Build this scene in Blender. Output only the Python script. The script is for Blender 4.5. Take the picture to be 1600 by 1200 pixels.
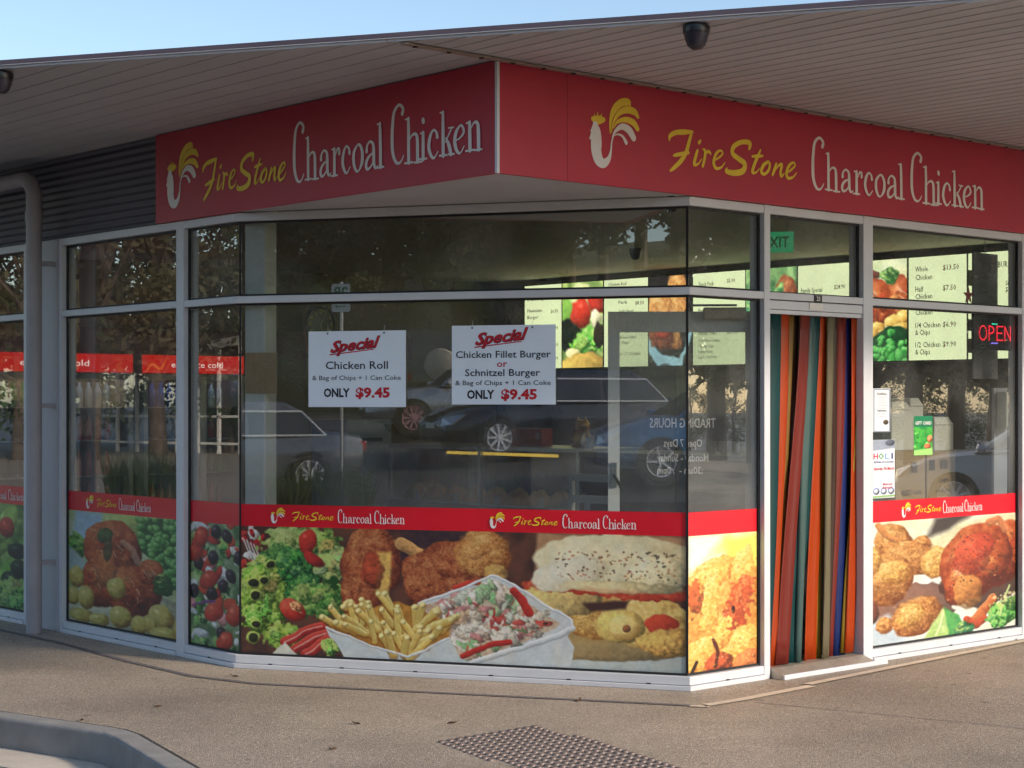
import bpy, bmesh, math, random
import numpy as np
from mathutils import Vector

for o in list(bpy.data.objects):
    bpy.data.objects.remove(o, do_unlink=True)
scene = bpy.context.scene
COL = scene.collection
R = math.radians

# ---------------------------------------------------------------- camera
FPX, V0, EYE = 2766.5, 630.0, 1.53        # focal length and horizon row of a 1600x1200 frame, eye height
cam = bpy.data.cameras.new('camera')
cam.sensor_width = 36.0
cam.lens = FPX / 1600 * 36.0
cam.shift_y = (V0 - 600) / 1600
cam.clip_start, cam.clip_end = 0.05, 900
camo = bpy.data.objects.new('camera', cam)
camo.location = (0, 0, EYE)
camo.rotation_euler = (R(90), 0, 0)
COL.objects.link(camo)
scene.camera = camo

# ---------------------------------------------------------------- sky and sun
SUN_DIR = Vector((0.866, -0.5, 0.0)).normalized()
SUN_EL = R(26)
world = bpy.data.worlds.new('World')
scene.world = world
world.use_nodes = True
wn = world.node_tree
bgn = wn.nodes['Background']
sky = wn.nodes.new('ShaderNodeTexSky')
sky.sky_type = 'NISHITA'
sky.sun_disc = False
sky.sun_elevation = SUN_EL
sky.sun_rotation = math.atan2(SUN_DIR.x, SUN_DIR.y)
sky.air_density, sky.dust_density, sky.ozone_density = 1.0, 0.8, 1.4
wn.links.new(sky.outputs[0], bgn.inputs[0])
bgn.inputs[1].default_value = 0.095
sl = bpy.data.lights.new('sun', 'SUN')
sl.energy = 2.0
sl.angle = R(6)
sl.color = (1.0, 0.87, 0.73)
so = bpy.data.objects.new('sun', sl)
sd = Vector((SUN_DIR.x * math.cos(SUN_EL), SUN_DIR.y * math.cos(SUN_EL), math.sin(SUN_EL)))
so.rotation_euler = sd.to_track_quat('Z', 'Y').to_euler()
so.location = (20, -8, 12)
COL.objects.link(so)
scene.view_settings.view_transform = 'Standard'
scene.view_settings.look = 'None'
scene.view_settings.gamma = 1.0
scene.view_settings.use_curve_mapping = False
scene.view_settings.exposure = 1.08
scene.render.engine = 'CYCLES'
scene.cycles.max_bounces = 6
scene.cycles.diffuse_bounces = 3
scene.cycles.glossy_bounces = 3
scene.cycles.caustics_reflective = False
scene.cycles.caustics_refractive = False
scene.cycles.use_adaptive_sampling = True
scene.cycles.adaptive_threshold = 0.03
scene.cycles.use_denoising = True
scene.cycles.denoiser = 'OPENIMAGEDENOISE'
scene.cycles.transparent_max_bounces = 12

# ---------------------------------------------------------------- frames of reference
class Frame:
    """a: along the wall, b: outwards, c: up"""
    def __init__(s, o, ax, bx, cx=(0, 0, 1)):
        s.o = Vector((o[0], o[1], o[2] if len(o) > 2 else 0)); s.ax = Vector(ax).normalized(); s.bx = Vector(bx).normalized(); s.cx = Vector(cx).normalized()
    def p(s, a, b, c):
        return s.o + s.ax * a + s.bx * b + s.cx * c
    def at(s, a, b, c):
        return Frame(s.p(a, b, c), s.ax, s.bx, s.cx)
    def turned(s, deg):
        t = R(deg); ca, sa = math.cos(t), math.sin(t)
        return Frame(s.o, s.ax * ca + s.bx * sa, s.bx * ca - s.ax * sa, s.cx)

TH, PH = R(48.4858), R(18.1539)
DR = Vector((math.sin(TH), math.cos(TH), 0)); DL = Vector((-math.cos(TH), math.sin(TH), 0))
S = Vector((-0.0681, 8.5093, 0)); P1 = Vector((-1.5995, 10.2393, 0)); P2 = Vector((0.9441, 9.4053, 0))
DC = (P2 - P1).normalized()
NC = Vector((-math.sin(PH), -math.cos(PH), 0))       # outward normal of the corner pane
FL = Frame(S, DL, -DR)
FR = Frame(S, DR, -DL)
FC = Frame(P1, DC, NC)
W0 = Frame((0, 0, 0), (1, 0, 0), (0, 1, 0))
AL, AR, LC = 2.3104, 1.3518, 2.6768                   # corner posts along the left and right wall, length of the corner pane
Z_GL, Z_BB, Z_BT, Z_TB, Z_TT, Z_HB, Z_SB, Z_ST = 0.0751, 0.8187, 0.9457, 2.1076, 2.1485, 2.5822, 2.6317, 3.1692

def on_wall(u, F, b=0.0):
    """distance along wall F at which picture column u meets it"""
    o = F.p(0, b, 0); r = (u - 800) / FPX; d = F.ax
    # r*Y = o.x + t d.x ; Y = o.y + t d.y
    return (o.x - r * o.y) / (r * d.y - d.x)
def depth(F, a, b=0.0):
    return F.p(a, b, 0).y
def zat(v, Y):
    return EYE - (v - V0) * Y / FPX
def spot(u, v, Y):
    return Vector(((u - 800) / FPX * Y, Y, zat(v, Y)))
def mirror(P, F):
    """where a thing stands whose mirror image in wall F is seen at P"""
    d = (P - F.o).dot(F.bx)
    return P - F.bx * (2 * d)

# ---------------------------------------------------------------- mesh building
class MB:
    def __init__(s): s.v = []; s.f = []
    def add(s, vs, fs):
        n = len(s.v); s.v += [Vector(v) for v in vs]; s.f += [[i + n for i in f] for f in fs]; return s
    def box(s, F, a0, a1, b0, b1, c0, c1, m0=0.0, m1=0.0):
        """box in frame F; m0, m1 shift the ends per metre of depth (mitres)"""
        def q(a, b, c, m): return F.p(a + m * (-b), b, c)
        vs = [q(a0, b0, c0, m0), q(a1, b0, c0, -m1), q(a1, b1, c0, -m1), q(a0, b1, c0, m0),
              q(a0, b0, c1, m0), q(a1, b0, c1, -m1), q(a1, b1, c1, -m1), q(a0, b1, c1, m0)]
        return s.add(vs, [(0, 3, 2, 1), (4, 5, 6, 7), (0, 1, 5, 4), (1, 2, 6, 5), (2, 3, 7, 6), (3, 0, 4, 7)])
    def prism(s, pts, vec):
        """planar polygon pushed along vec"""
        n = len(pts); vec = Vector(vec); P = [Vector(p) for p in pts]
        return s.add(P + [p + vec for p in P], [list(range(n))[::-1], list(range(n, 2 * n))] + [(i, (i + 1) % n, n + (i + 1) % n, n + i) for i in range(n)])
    def tube(s, pts, r, n=10, cap=True):
        pts = [Vector(p) for p in pts]; rs = r if isinstance(r, (list, tuple)) else [r] * len(pts); rings = []; up = None
        for i, p in enumerate(pts):
            t = (pts[min(i + 1, len(pts) - 1)] - pts[max(i - 1, 0)]).normalized()
            if up is None: up = t.orthogonal().normalized()
            x = (up - t * up.dot(t)).normalized(); y = t.cross(x); up = x
            rings.append([p + (x * math.cos(2 * math.pi * k / n) + y * math.sin(2 * math.pi * k / n)) * rs[i] for k in range(n)])
        vs = [v for g in rings for v in g]; fs = []
        for i in range(len(pts) - 1):
            for k in range(n):
                fs.append((i * n + k, i * n + (k + 1) % n, (i + 1) * n + (k + 1) % n, (i + 1) * n + k))
        if cap: fs += [list(range(n))[::-1], list(range(len(vs) - n, len(vs)))]
        return s.add(vs, fs)
    def lathe(s, prof, F, n=16):
        """profile (radius, height) turned about the up axis of F"""
        vs = []; fs = []
        for r, h in prof:
            vs += [F.p(r * math.cos(2 * math.pi * k / n), r * math.sin(2 * math.pi * k / n), h) for k in range(n)]
        for i in range(len(prof) - 1):
            for k in range(n):
                fs.append((i * n + k, i * n + (k + 1) % n, (i + 1) * n + (k + 1) % n, (i + 1) * n + k))
        fs += [list(range(n))[::-1], list(range(len(vs) - n, len(vs)))]
        return s.add(vs, fs)
    def quad(s, a, b, c, d): return s.add([a, b, c, d], [(0, 1, 2, 3)])
    def rbox(s, F, a0, a1, b0, b1, c0, c1, r=0.02, n=3):
        """box with rounded upright edges"""
        pts = []
        for (ca, cb, t0) in ((a1 - r, b1 - r, 0), (a0 + r, b1 - r, 90), (a0 + r, b0 + r, 180), (a1 - r, b0 + r, 270)):
            for k in range(n + 1):
                t = R(t0 + 90 * k / n); pts.append(F.p(ca + r * math.cos(t), cb + r * math.sin(t), c0))
        return s.prism(pts, F.cx * (c1 - c0))

BASE = {}
def root(name, loc, label, cat, group=None, rz=0.0):
    o = bpy.data.objects.new(name, None); COL.objects.link(o); o.location = loc; o.empty_display_size = 0.1
    o.rotation_euler = (0, 0, rz)
    tag(o, label, cat, group); BASE[o.name] = Vector(loc); return o
def tag(o, label=None, cat=None, group=None, kind=None):
    if label: o['label'] = label
    if cat: o['category'] = cat
    if group: o['group'] = group
    if kind: o['kind'] = kind
    return o
def obj(name, mb, m, parent=None, smooth=False, bevel=0.0, label=None, cat=None, group=None, kind=None, angle=40, seg=2):
    me = bpy.data.meshes.new(name)
    if parent is not None: off = BASE[parent.name]
    elif kind == 'structure' or not mb.v: off = Vector((0, 0, 0))
    else:
        lo = Vector((min(v.x for v in mb.v), min(v.y for v in mb.v), min(v.z for v in mb.v))); hi = Vector((max(v.x for v in mb.v), max(v.y for v in mb.v), max(v.z for v in mb.v)))
        off = Vector(((lo.x + hi.x) / 2, (lo.y + hi.y) / 2, lo.z))
    me.from_pydata([v - off for v in mb.v], [], mb.f); me.update()
    if m: me.materials.append(m)
    o = bpy.data.objects.new(name, me); COL.objects.link(o)
    if parent is not None: o.parent = parent
    else: o.location = off
    BASE[o.name] = off
    if smooth:
        me.shade_smooth(); me.set_sharp_from_angle(angle=R(angle))
    if bevel:
        b = o.modifiers.new('bevel', 'BEVEL'); b.width = bevel; b.segments = seg; b.limit_method = 'ANGLE'
    return tag(o, label, cat, group, kind)
def copy_tree(o, parent=None, loc=None, rz=None):
    c = o.copy(); COL.objects.link(c)
    if parent is not None: c.parent = parent
    if loc is not None: c.location = loc
    if rz is not None: c.rotation_euler = (0, 0, rz)
    BASE[c.name] = BASE.get(o.name, Vector((0, 0, 0)))
    for ch in list(o.children): copy_tree(ch, c)
    return c

ORD = ['leftmost', 'second', 'third', 'fourth', 'fifth', 'sixth', 'seventh', 'eighth', 'ninth', 'tenth', 'eleventh', 'twelfth', 'thirteenth', 'fourteenth', 'fifteenth', 'sixteenth', 'seventeenth', 'eighteenth', 'nineteenth', 'twentieth']
def nth(i, what, tail):
    return ORD[i] + ' ' + what + ('' if i == 0 else ' from the left') + ' ' + tail
# ---------------------------------------------------------------- materials
def lin(c):
    return tuple(((x / 12.92) if x <= 0.04045 else ((x + 0.055) / 1.055) ** 2.4) for x in c)
def rgb(r, g, b): return lin((r / 255, g / 255, b / 255))
def mat(name, col, rough=0.5, metal=0.0, var=0.12, vs=9.0, bump=0.0, bs=120.0, col2=None, coat=0.0, spec=None, stretch=None):
    m = bpy.data.materials.new(name); m.use_nodes = True; nt = m.node_tree; N = nt.nodes; L = nt.links; b = N['Principled BSDF']
    tc = N.new('ShaderNodeTexCoord'); src = tc.outputs['Object']
    if stretch:
        mp = N.new('ShaderNodeMapping'); mp.inputs['Scale'].default_value = stretch; L.new(src, mp.inputs[0]); src = mp.outputs[0]
    nz = N.new('ShaderNodeTexNoise'); nz.inputs['Scale'].default_value = vs; nz.inputs['Detail'].default_value = 6; nz.inputs['Roughness'].default_value = 0.62
    L.new(src, nz.inputs['Vector'])
    cr = N.new('ShaderNodeValToRGB'); c2 = col2 or tuple(min(1, x * (1 + var)) for x in col); c1 = tuple(x * (1 - var) for x in col) if not col2 else col
    cr.color_ramp.elements[0].position = 0.32; cr.color_ramp.elements[1].position = 0.68
    cr.color_ramp.elements[0].color = (*c1, 1); cr.color_ramp.elements[1].color = (*c2, 1)
    L.new(nz.outputs['Fac'], cr.inputs[0]); L.new(cr.outputs[0], b.inputs['Base Color'])
    mr = N.new('ShaderNodeMapRange'); mr.inputs['To Min'].default_value = max(0.03, rough - 0.1); mr.inputs['To Max'].default_value = min(1, rough + 0.1)
    L.new(nz.outputs['Fac'], mr.inputs['Value']); L.new(mr.outputs[0], b.inputs['Roughness'])
    b.inputs['Metallic'].default_value = metal
    if coat: b.inputs['Coat Weight'].default_value = coat; b.inputs['Coat Roughness'].default_value = 0.06
    if spec is not None: b.inputs['Specular IOR Level'].default_value = spec
    if bump:
        n2 = N.new('ShaderNodeTexNoise'); n2.inputs['Scale'].default_value = bs; n2.inputs['Detail'].default_value = 3; L.new(src, n2.inputs['Vector'])
        bp = N.new('ShaderNodeBump'); bp.inputs['Strength'].default_value = bump; bp.inputs['Distance'].default_value = 0.01
        L.new(n2.outputs['Fac'], bp.inputs['Height']); L.new(bp.outputs[0], b.inputs['Normal'])
    return m
def emit(name, col, strength, attr=None):
    m = bpy.data.materials.new(name); m.use_nodes = True; nt = m.node_tree; nt.nodes.remove(nt.nodes['Principled BSDF'])
    e = nt.nodes.new('ShaderNodeEmission'); e.inputs[0].default_value = (*col, 1); e.inputs[1].default_value = strength
    if attr:
        a = nt.nodes.new('ShaderNodeAttribute'); a.attribute_name = attr; nt.links.new(a.outputs['Color'], e.inputs[0])
    nt.links.new(e.outputs[0], nt.nodes['Material Output'].inputs[0]); m.cycles.emission_sampling = 'AUTO' if name in ('lit_menu_face', 'lit_red_header', 'added_fridge_glow') else 'NONE'; return m
def glass_mat(name, tint=(0.97, 0.99, 0.98), base=0.205, dirt=0.065):
    m = bpy.data.materials.new(name); m.use_nodes = True; nt = m.node_tree; N = nt.nodes; L = nt.links; N.remove(N['Principled BSDF'])
    lw = N.new('ShaderNodeLayerWeight'); lw.inputs[0].default_value = 0.5
    pw = N.new('ShaderNodeMath'); pw.operation = 'POWER'; pw.inputs[1].default_value = 5; L.new(lw.outputs['Facing'], pw.inputs[0])
    mu = N.new('ShaderNodeMath'); mu.operation = 'MULTIPLY_ADD'; mu.inputs[1].default_value = 1 - base; mu.inputs[2].default_value = base; L.new(pw.outputs[0], mu.inputs[0])
    tr = N.new('ShaderNodeBsdfTransparent'); tr.inputs[0].default_value = (*tint, 1)
    gl = N.new('ShaderNodeBsdfGlossy'); gl.inputs['Roughness'].default_value = 0.0
    mx = N.new('ShaderNodeMixShader'); L.new(mu.outputs[0], mx.inputs[0]); L.new(tr.outputs[0], mx.inputs[1]); L.new(gl.outputs[0], mx.inputs[2])
    # a film of dust
    tc = N.new('ShaderNodeTexCoord'); nz = N.new('ShaderNodeTexNoise'); nz.inputs['Scale'].default_value = 2.5; nz.inputs['Detail'].default_value = 7; L.new(tc.outputs['Object'], nz.inputs[0])
    mr = N.new('ShaderNodeMapRange'); mr.inputs['From Min'].default_value = 0.4; mr.inputs['From Max'].default_value = 0.8; mr.inputs['To Min'].default_value = dirt * 0.3; mr.inputs['To Max'].default_value = dirt * 1.8; L.new(nz.outputs['Fac'], mr.inputs[0])
    df = N.new('ShaderNodeBsdfDiffuse'); df.inputs[0].default_value = (0.5, 0.5, 0.48, 1)
    m2 = N.new('ShaderNodeMixShader'); L.new(mr.outputs[0], m2.inputs[0]); L.new(mx.outputs[0], m2.inputs[1]); L.new(df.outputs[0], m2.inputs[2])
    L.new(m2.outputs[0], N['Material Output'].inputs[0]); return m
def print_mat(name, rough=0.4, coat=0.3):
    m = bpy.data.materials.new(name); m.use_nodes = True; nt = m.node_tree; b = nt.nodes['Principled BSDF']
    a = nt.nodes.new('ShaderNodeAttribute'); a.attribute_name = 'Col'; nt.links.new(a.outputs['Color'], b.inputs['Base Color'])
    b.inputs['Roughness'].default_value = rough; b.inputs['Coat Weight'].default_value = coat; b.inputs['Coat Roughness'].default_value = 0.04
    return m

# ---------------------------------------------------------------- brush lettering (strokes with a width at every point)
def spline(pts, n=6):
    if len(pts) < 3 or n < 2: return pts
    out = []; P = [pts[0]] + list(pts) + [pts[-1]]
    for i in range(1, len(P) - 2):
        for k in range(n):
            t = k / n
            out.append(tuple(0.5 * (2 * P[i][j] + (P[i + 1][j] - P[i - 1][j]) * t + (2 * P[i - 1][j] - 5 * P[i][j] + 4 * P[i + 1][j] - P[i + 2][j]) * t * t + (3 * P[i][j] - P[i - 1][j] - 3 * P[i + 1][j] + P[i + 2][j]) * t ** 3) for j in range(3)))
    out.append(tuple(pts[-1])); return out
ROOSTER_W = [[(105,255,45),(108,300,85),(112,380,95),(112,440,88),(130,505,80),(165,530,62),(200,500,36),(217,440,16),(222,380,12),(235,335,10)],
    [(90,290,14),(68,296,5)], [(78,330,20),(66,355,12)], [(225,345,6),(250,300,22),(295,270,40),(345,295,52),(378,350,46)], [(235,335,6),(265,325,10),(300,340,18),(325,385,28)]]
ROOSTER_Y = [[(212,320,5),(215,230,24),(240,150,46),(290,100,50),(340,95,45),(352,118,18)], [(222,310,5),(235,240,16),(275,175,34),(330,150,46),(385,165,44),(410,202,24)],
    [(235,280,6),(265,235,22),(320,220,36),(375,240,44),(408,287,32)], [(90,215,36),(125,222,58),(165,220,32)], [(105,205,18),(98,178,5)], [(122,200,18),(122,166,5)], [(142,200,18),(152,180,5)]]
FIRESTONE = [[(635,365,14),(640,335,28),(680,312,32),(740,308,34),(800,306,18)], [(792,318,24),(775,380,28),(755,450,30),(720,510,32),(670,560,28),(643,582,18)], [(665,475,16),(700,468,26),(770,455,22)],
    [(835,440,20),(820,490,26),(812,538,24),(840,535,12),(865,500,8)], [(846,384,24),(856,370,18)],
    [(872,430,10),(890,445,24),(885,500,24),(872,552,20)], [(888,470,12),(912,446,20),(928,462,16)],
    [(945,515,8),(985,492,14),(1014,462,14),(1000,440,14),(970,460,22),(950,520,26),(965,565,22),(1005,560,14),(1030,525,7)],
    [(1204,428,20),(1208,386,32),(1150,380,30),(1095,410,34),(1085,460,34),(1130,500,36),(1172,535,38),(1158,585,40),(1100,600,38),(1042,588,30),(1045,565,12)],
    [(1285,435,12),(1265,480,24),(1240,540,26),(1227,593,24),(1252,596,12),(1277,568,7)], [(1225,482,14),(1260,480,24),(1300,478,14)],
    [(1340,518,18),(1305,545,26),(1290,590,26),(1312,608,20),(1342,580,22),(1350,535,20),(1335,515,12)],
    [(1397,533,18),(1382,580,24),(1370,612,20)], [(1385,585,8),(1415,546,16),(1437,540,20),(1427,590,24),(1432,625,18),(1454,602,7)],
    [(1465,605,7),(1500,580,14),(1530,548,14),(1520,525,14),(1490,545,22),(1470,595,26),(1480,635,22),(1515,630,14),(1542,598,7)]]
def _sh(st, dx, dy, k=1.0, x0=0, y0=0): return [[(x0 + (x - x0) * k + dx, y0 + (y - y0) * k + dy, w * (1 if k == 1 else 0.95)) for x, y, w in s] for s in st]
G_C = [[(190,200,30),(195,165,24),(165,132,20),(130,170,26),(118,260,30),(115,360,32),(120,450,30),(140,515,24),(165,535,16),(185,520,12),(200,490,8)]]
G_h = [[(235,255,24),(237,340,28),(237,440,28),(238,535,28)], [(216,254,9),(240,258,14)], [(212,533,12),(265,540,12)], [(245,392,8),(262,367,14),(285,370,20),(295,410,28),(297,545,28)], [(275,546,12),(325,553,12)]]
G_a = [[(347,434,26),(350,402,18),(370,380,14),(393,400,22),(398,440,28),(400,520,28),(412,555,16),(428,545,9)], [(392,455,9),(360,475,20),(343,510,26),(350,545,20),(375,540,14),(395,510,9)]]
G_c = [[(575,455,26),(570,425,18),(550,405,14),(530,440,26),(522,500,28),(535,555,24),(555,578,14),(580,545,8)]]
CHARCOAL = G_C + G_h + G_a + [[(455,395,24),(456,480,28),(456,565,28)], [(436,393,10),(458,396,12)], [(430,565,12),(480,571,12)], [(465,440,8),(478,405,14),(494,405,18),(495,437,22)]] + G_c + \
    [[(637,420,12),(610,460,26),(607,520,28),(622,575,22),(643,588,12),(668,545,28),(672,480,28),(655,430,20),(637,420,12)]] + _sh(G_a, 357, 48) + [[(800,340,24),(803,430,28),(805,605,28)], [(782,338,10),(805,342,12)], [(783,605,12),(828,610,12)]]
CHICKEN = _sh(G_C, 772, 120, 0.93, 115, 118) + _sh(G_h, 762, 105) + [[(1095,480,24),(1095,560,28),(1095,645,28)], [(1078,480,10),(1097,482,12)], [(1072,640,12),(1118,648,12)], [(1095,400,28),(1097,412,28)]] + _sh(G_c, 610, 80) + \
    [[(1220,395,22),(1221,520,28),(1222,660,28)], [(1203,393,10),(1222,396,12)], [(1200,655,12),(1245,663,12)], [(1235,582,8),(1262,532,12),(1275,505,9)], [(1255,502,10),(1285,508,10)], [(1240,560,14),(1258,610,28),(1270,665,26)], [(1255,662,12),(1290,670,12)],
     [(1290,592,8),(1320,586,10),(1345,560,18),(1340,525,18),(1325,510,12),(1300,545,26),(1293,600,28),(1305,655,24),(1325,675,12),(1348,640,8)],
     [(1380,510,24),(1381,590,28),(1382,675,28)], [(1362,508,10),(1382,512,12)], [(1358,673,12),(1405,679,12)], [(1390,545,8),(1405,520,14),(1422,525,20),(1430,560,28),(1432,685,28)], [(1410,684,12),(1450,689,12)]]
def to_wall(strokes, u0, v0, k):
    """from the picture of the right-hand sign to metres on its face"""
    out = []
    for s in strokes:
        q = []
        for x, y, w in s:
            a = on_wall(u0 + x / k, FR); Y = depth(FR, a); q.append((a, zat(v0 + y / k, Y), w / k * Y / FPX * 1.12))
        out.append(q)
    return out
W_RW, W_RY, W_FS = (to_wall(s, 900, 140, 4.571) for s in (ROOSTER_W, ROOSTER_Y, FIRESTONE))
W_CH, W_CK = (to_wall(s, 1240, 190, 5.0) for s in (CHARCOAL, CHICKEN))
def bounds(*groups):
    P = [p for g in groups for s in g for p in s]
    return min(p[0] - p[2] / 2 for p in P), max(p[0] + p[2] / 2 for p in P), min(p[1] - p[2] / 2 for p in P), max(p[1] + p[2] / 2 for p in P)
def brush(mb, strokes, box, dest, F, b, n=6):
    """lay strokes with bounding box `box` into the rectangle dest=(a0,a1,z0,z1) of frame F at offset b"""
    kx = (dest[1] - dest[0]) / (box[1] - box[0]); ky = (dest[3] - dest[2]) / (box[3] - box[2]); kw = (abs(kx) + ky) / 2
    for si, s in enumerate(strokes):
        pts = [(dest[0] + (x - box[0]) * kx, dest[2] + (y - box[2]) * ky, max(w * kw, 0.0012)) for x, y, w in s]
        pts = spline(pts, n); bb = b + si * 0.00012; L = []; Rr = []
        for i, (x, y, w) in enumerate(pts):
            x0, y0 = pts[max(i - 1, 0)][:2]; x1, y1 = pts[min(i + 1, len(pts) - 1)][:2]
            dx, dy = x1 - x0, y1 - y0; l = math.hypot(dx, dy) or 1e-9; nx, ny = -dy / l, dx / l
            L.append((x + nx * w / 2, y + ny * w / 2)); Rr.append((x - nx * w / 2, y - ny * w / 2))
        def cap(p, q):   # half-round end
            cx, cy = p[0], p[1]; t0 = math.atan2(q[1] - cy, q[0] - cx); r = p[2] / 2
            return [(cx + r * math.cos(t0 + math.pi * k / 5), cy + r * math.sin(t0 + math.pi * k / 5)) for k in range(1, 5)]
        vs = [F.p(x, bb, y) for x, y in L] + [F.p(x, bb, y) for x, y in Rr]; m = len(L)
        fs = [(i, i + m, i + 1 + m, i + 1) for i in range(m - 1)]
        e = cap(pts[-1], Rr[-1]); k0 = len(vs); vs += [F.p(x, bb, y) for x, y in e]; fs.append([2 * m - 1] + list(range(k0, k0 + 4)) + [m - 1])
        e = cap(pts[0], L[0]); k0 = len(vs); vs += [F.p(x, bb, y) for x, y in e]; fs.append([0] + list(range(k0, k0 + 4)) + [m])
        mb.add(vs, fs)
    return mb
B_R, B_FS, B_CC = bounds(W_RW, W_RY), bounds(W_FS), bounds(W_CH, W_CK)
B_CH, B_CK = bounds(W_CH), bounds(W_CK)

# ---------------------------------------------------------------- type set in the built-in font
def text(mb, body, F, a, z, b, size, sx=1.0, bold=0.0, shear=0.0, align='LEFT', width=None, spacing=1.0, res=2, rot=0.0):
    cu = bpy.data.curves.new('t', 'FONT'); cu.body = body; cu.size = 1.0; cu.offset = bold; cu.shear = shear; cu.space_character = spacing; cu.resolution_u = res; cu.fill_mode = 'FRONT'
    o = bpy.data.objects.new('t', cu); COL.objects.link(o); bpy.context.view_layer.update()
    me = bpy.data.meshes.new_from_object(o.evaluated_get(bpy.context.evaluated_depsgraph_get()))
    V = [v.co.copy() for v in me.vertices]; Fs = [list(p.vertices) for p in me.polygons]
    bpy.data.objects.remove(o); bpy.data.curves.remove(cu); bpy.data.meshes.remove(me)
    if not V: return mb
    x0 = min(v.x for v in V); x1 = max(v.x for v in V); w = x1 - x0
    kx = (width / w) if width else size * sx
    sh = {'LEFT': 0, 'CENTER': -w * kx / 2, 'RIGHT': -w * kx}[align]
    cr, sr = math.cos(R(rot)), math.sin(R(rot)); vs = []
    for v in V:
        x = sh + (v.x - x0) * kx; y = v.y * size
        vs.append(F.p(a + x * cr - y * sr, b, z + x * sr + y * cr))
    return mb.add(vs, Fs)

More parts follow.
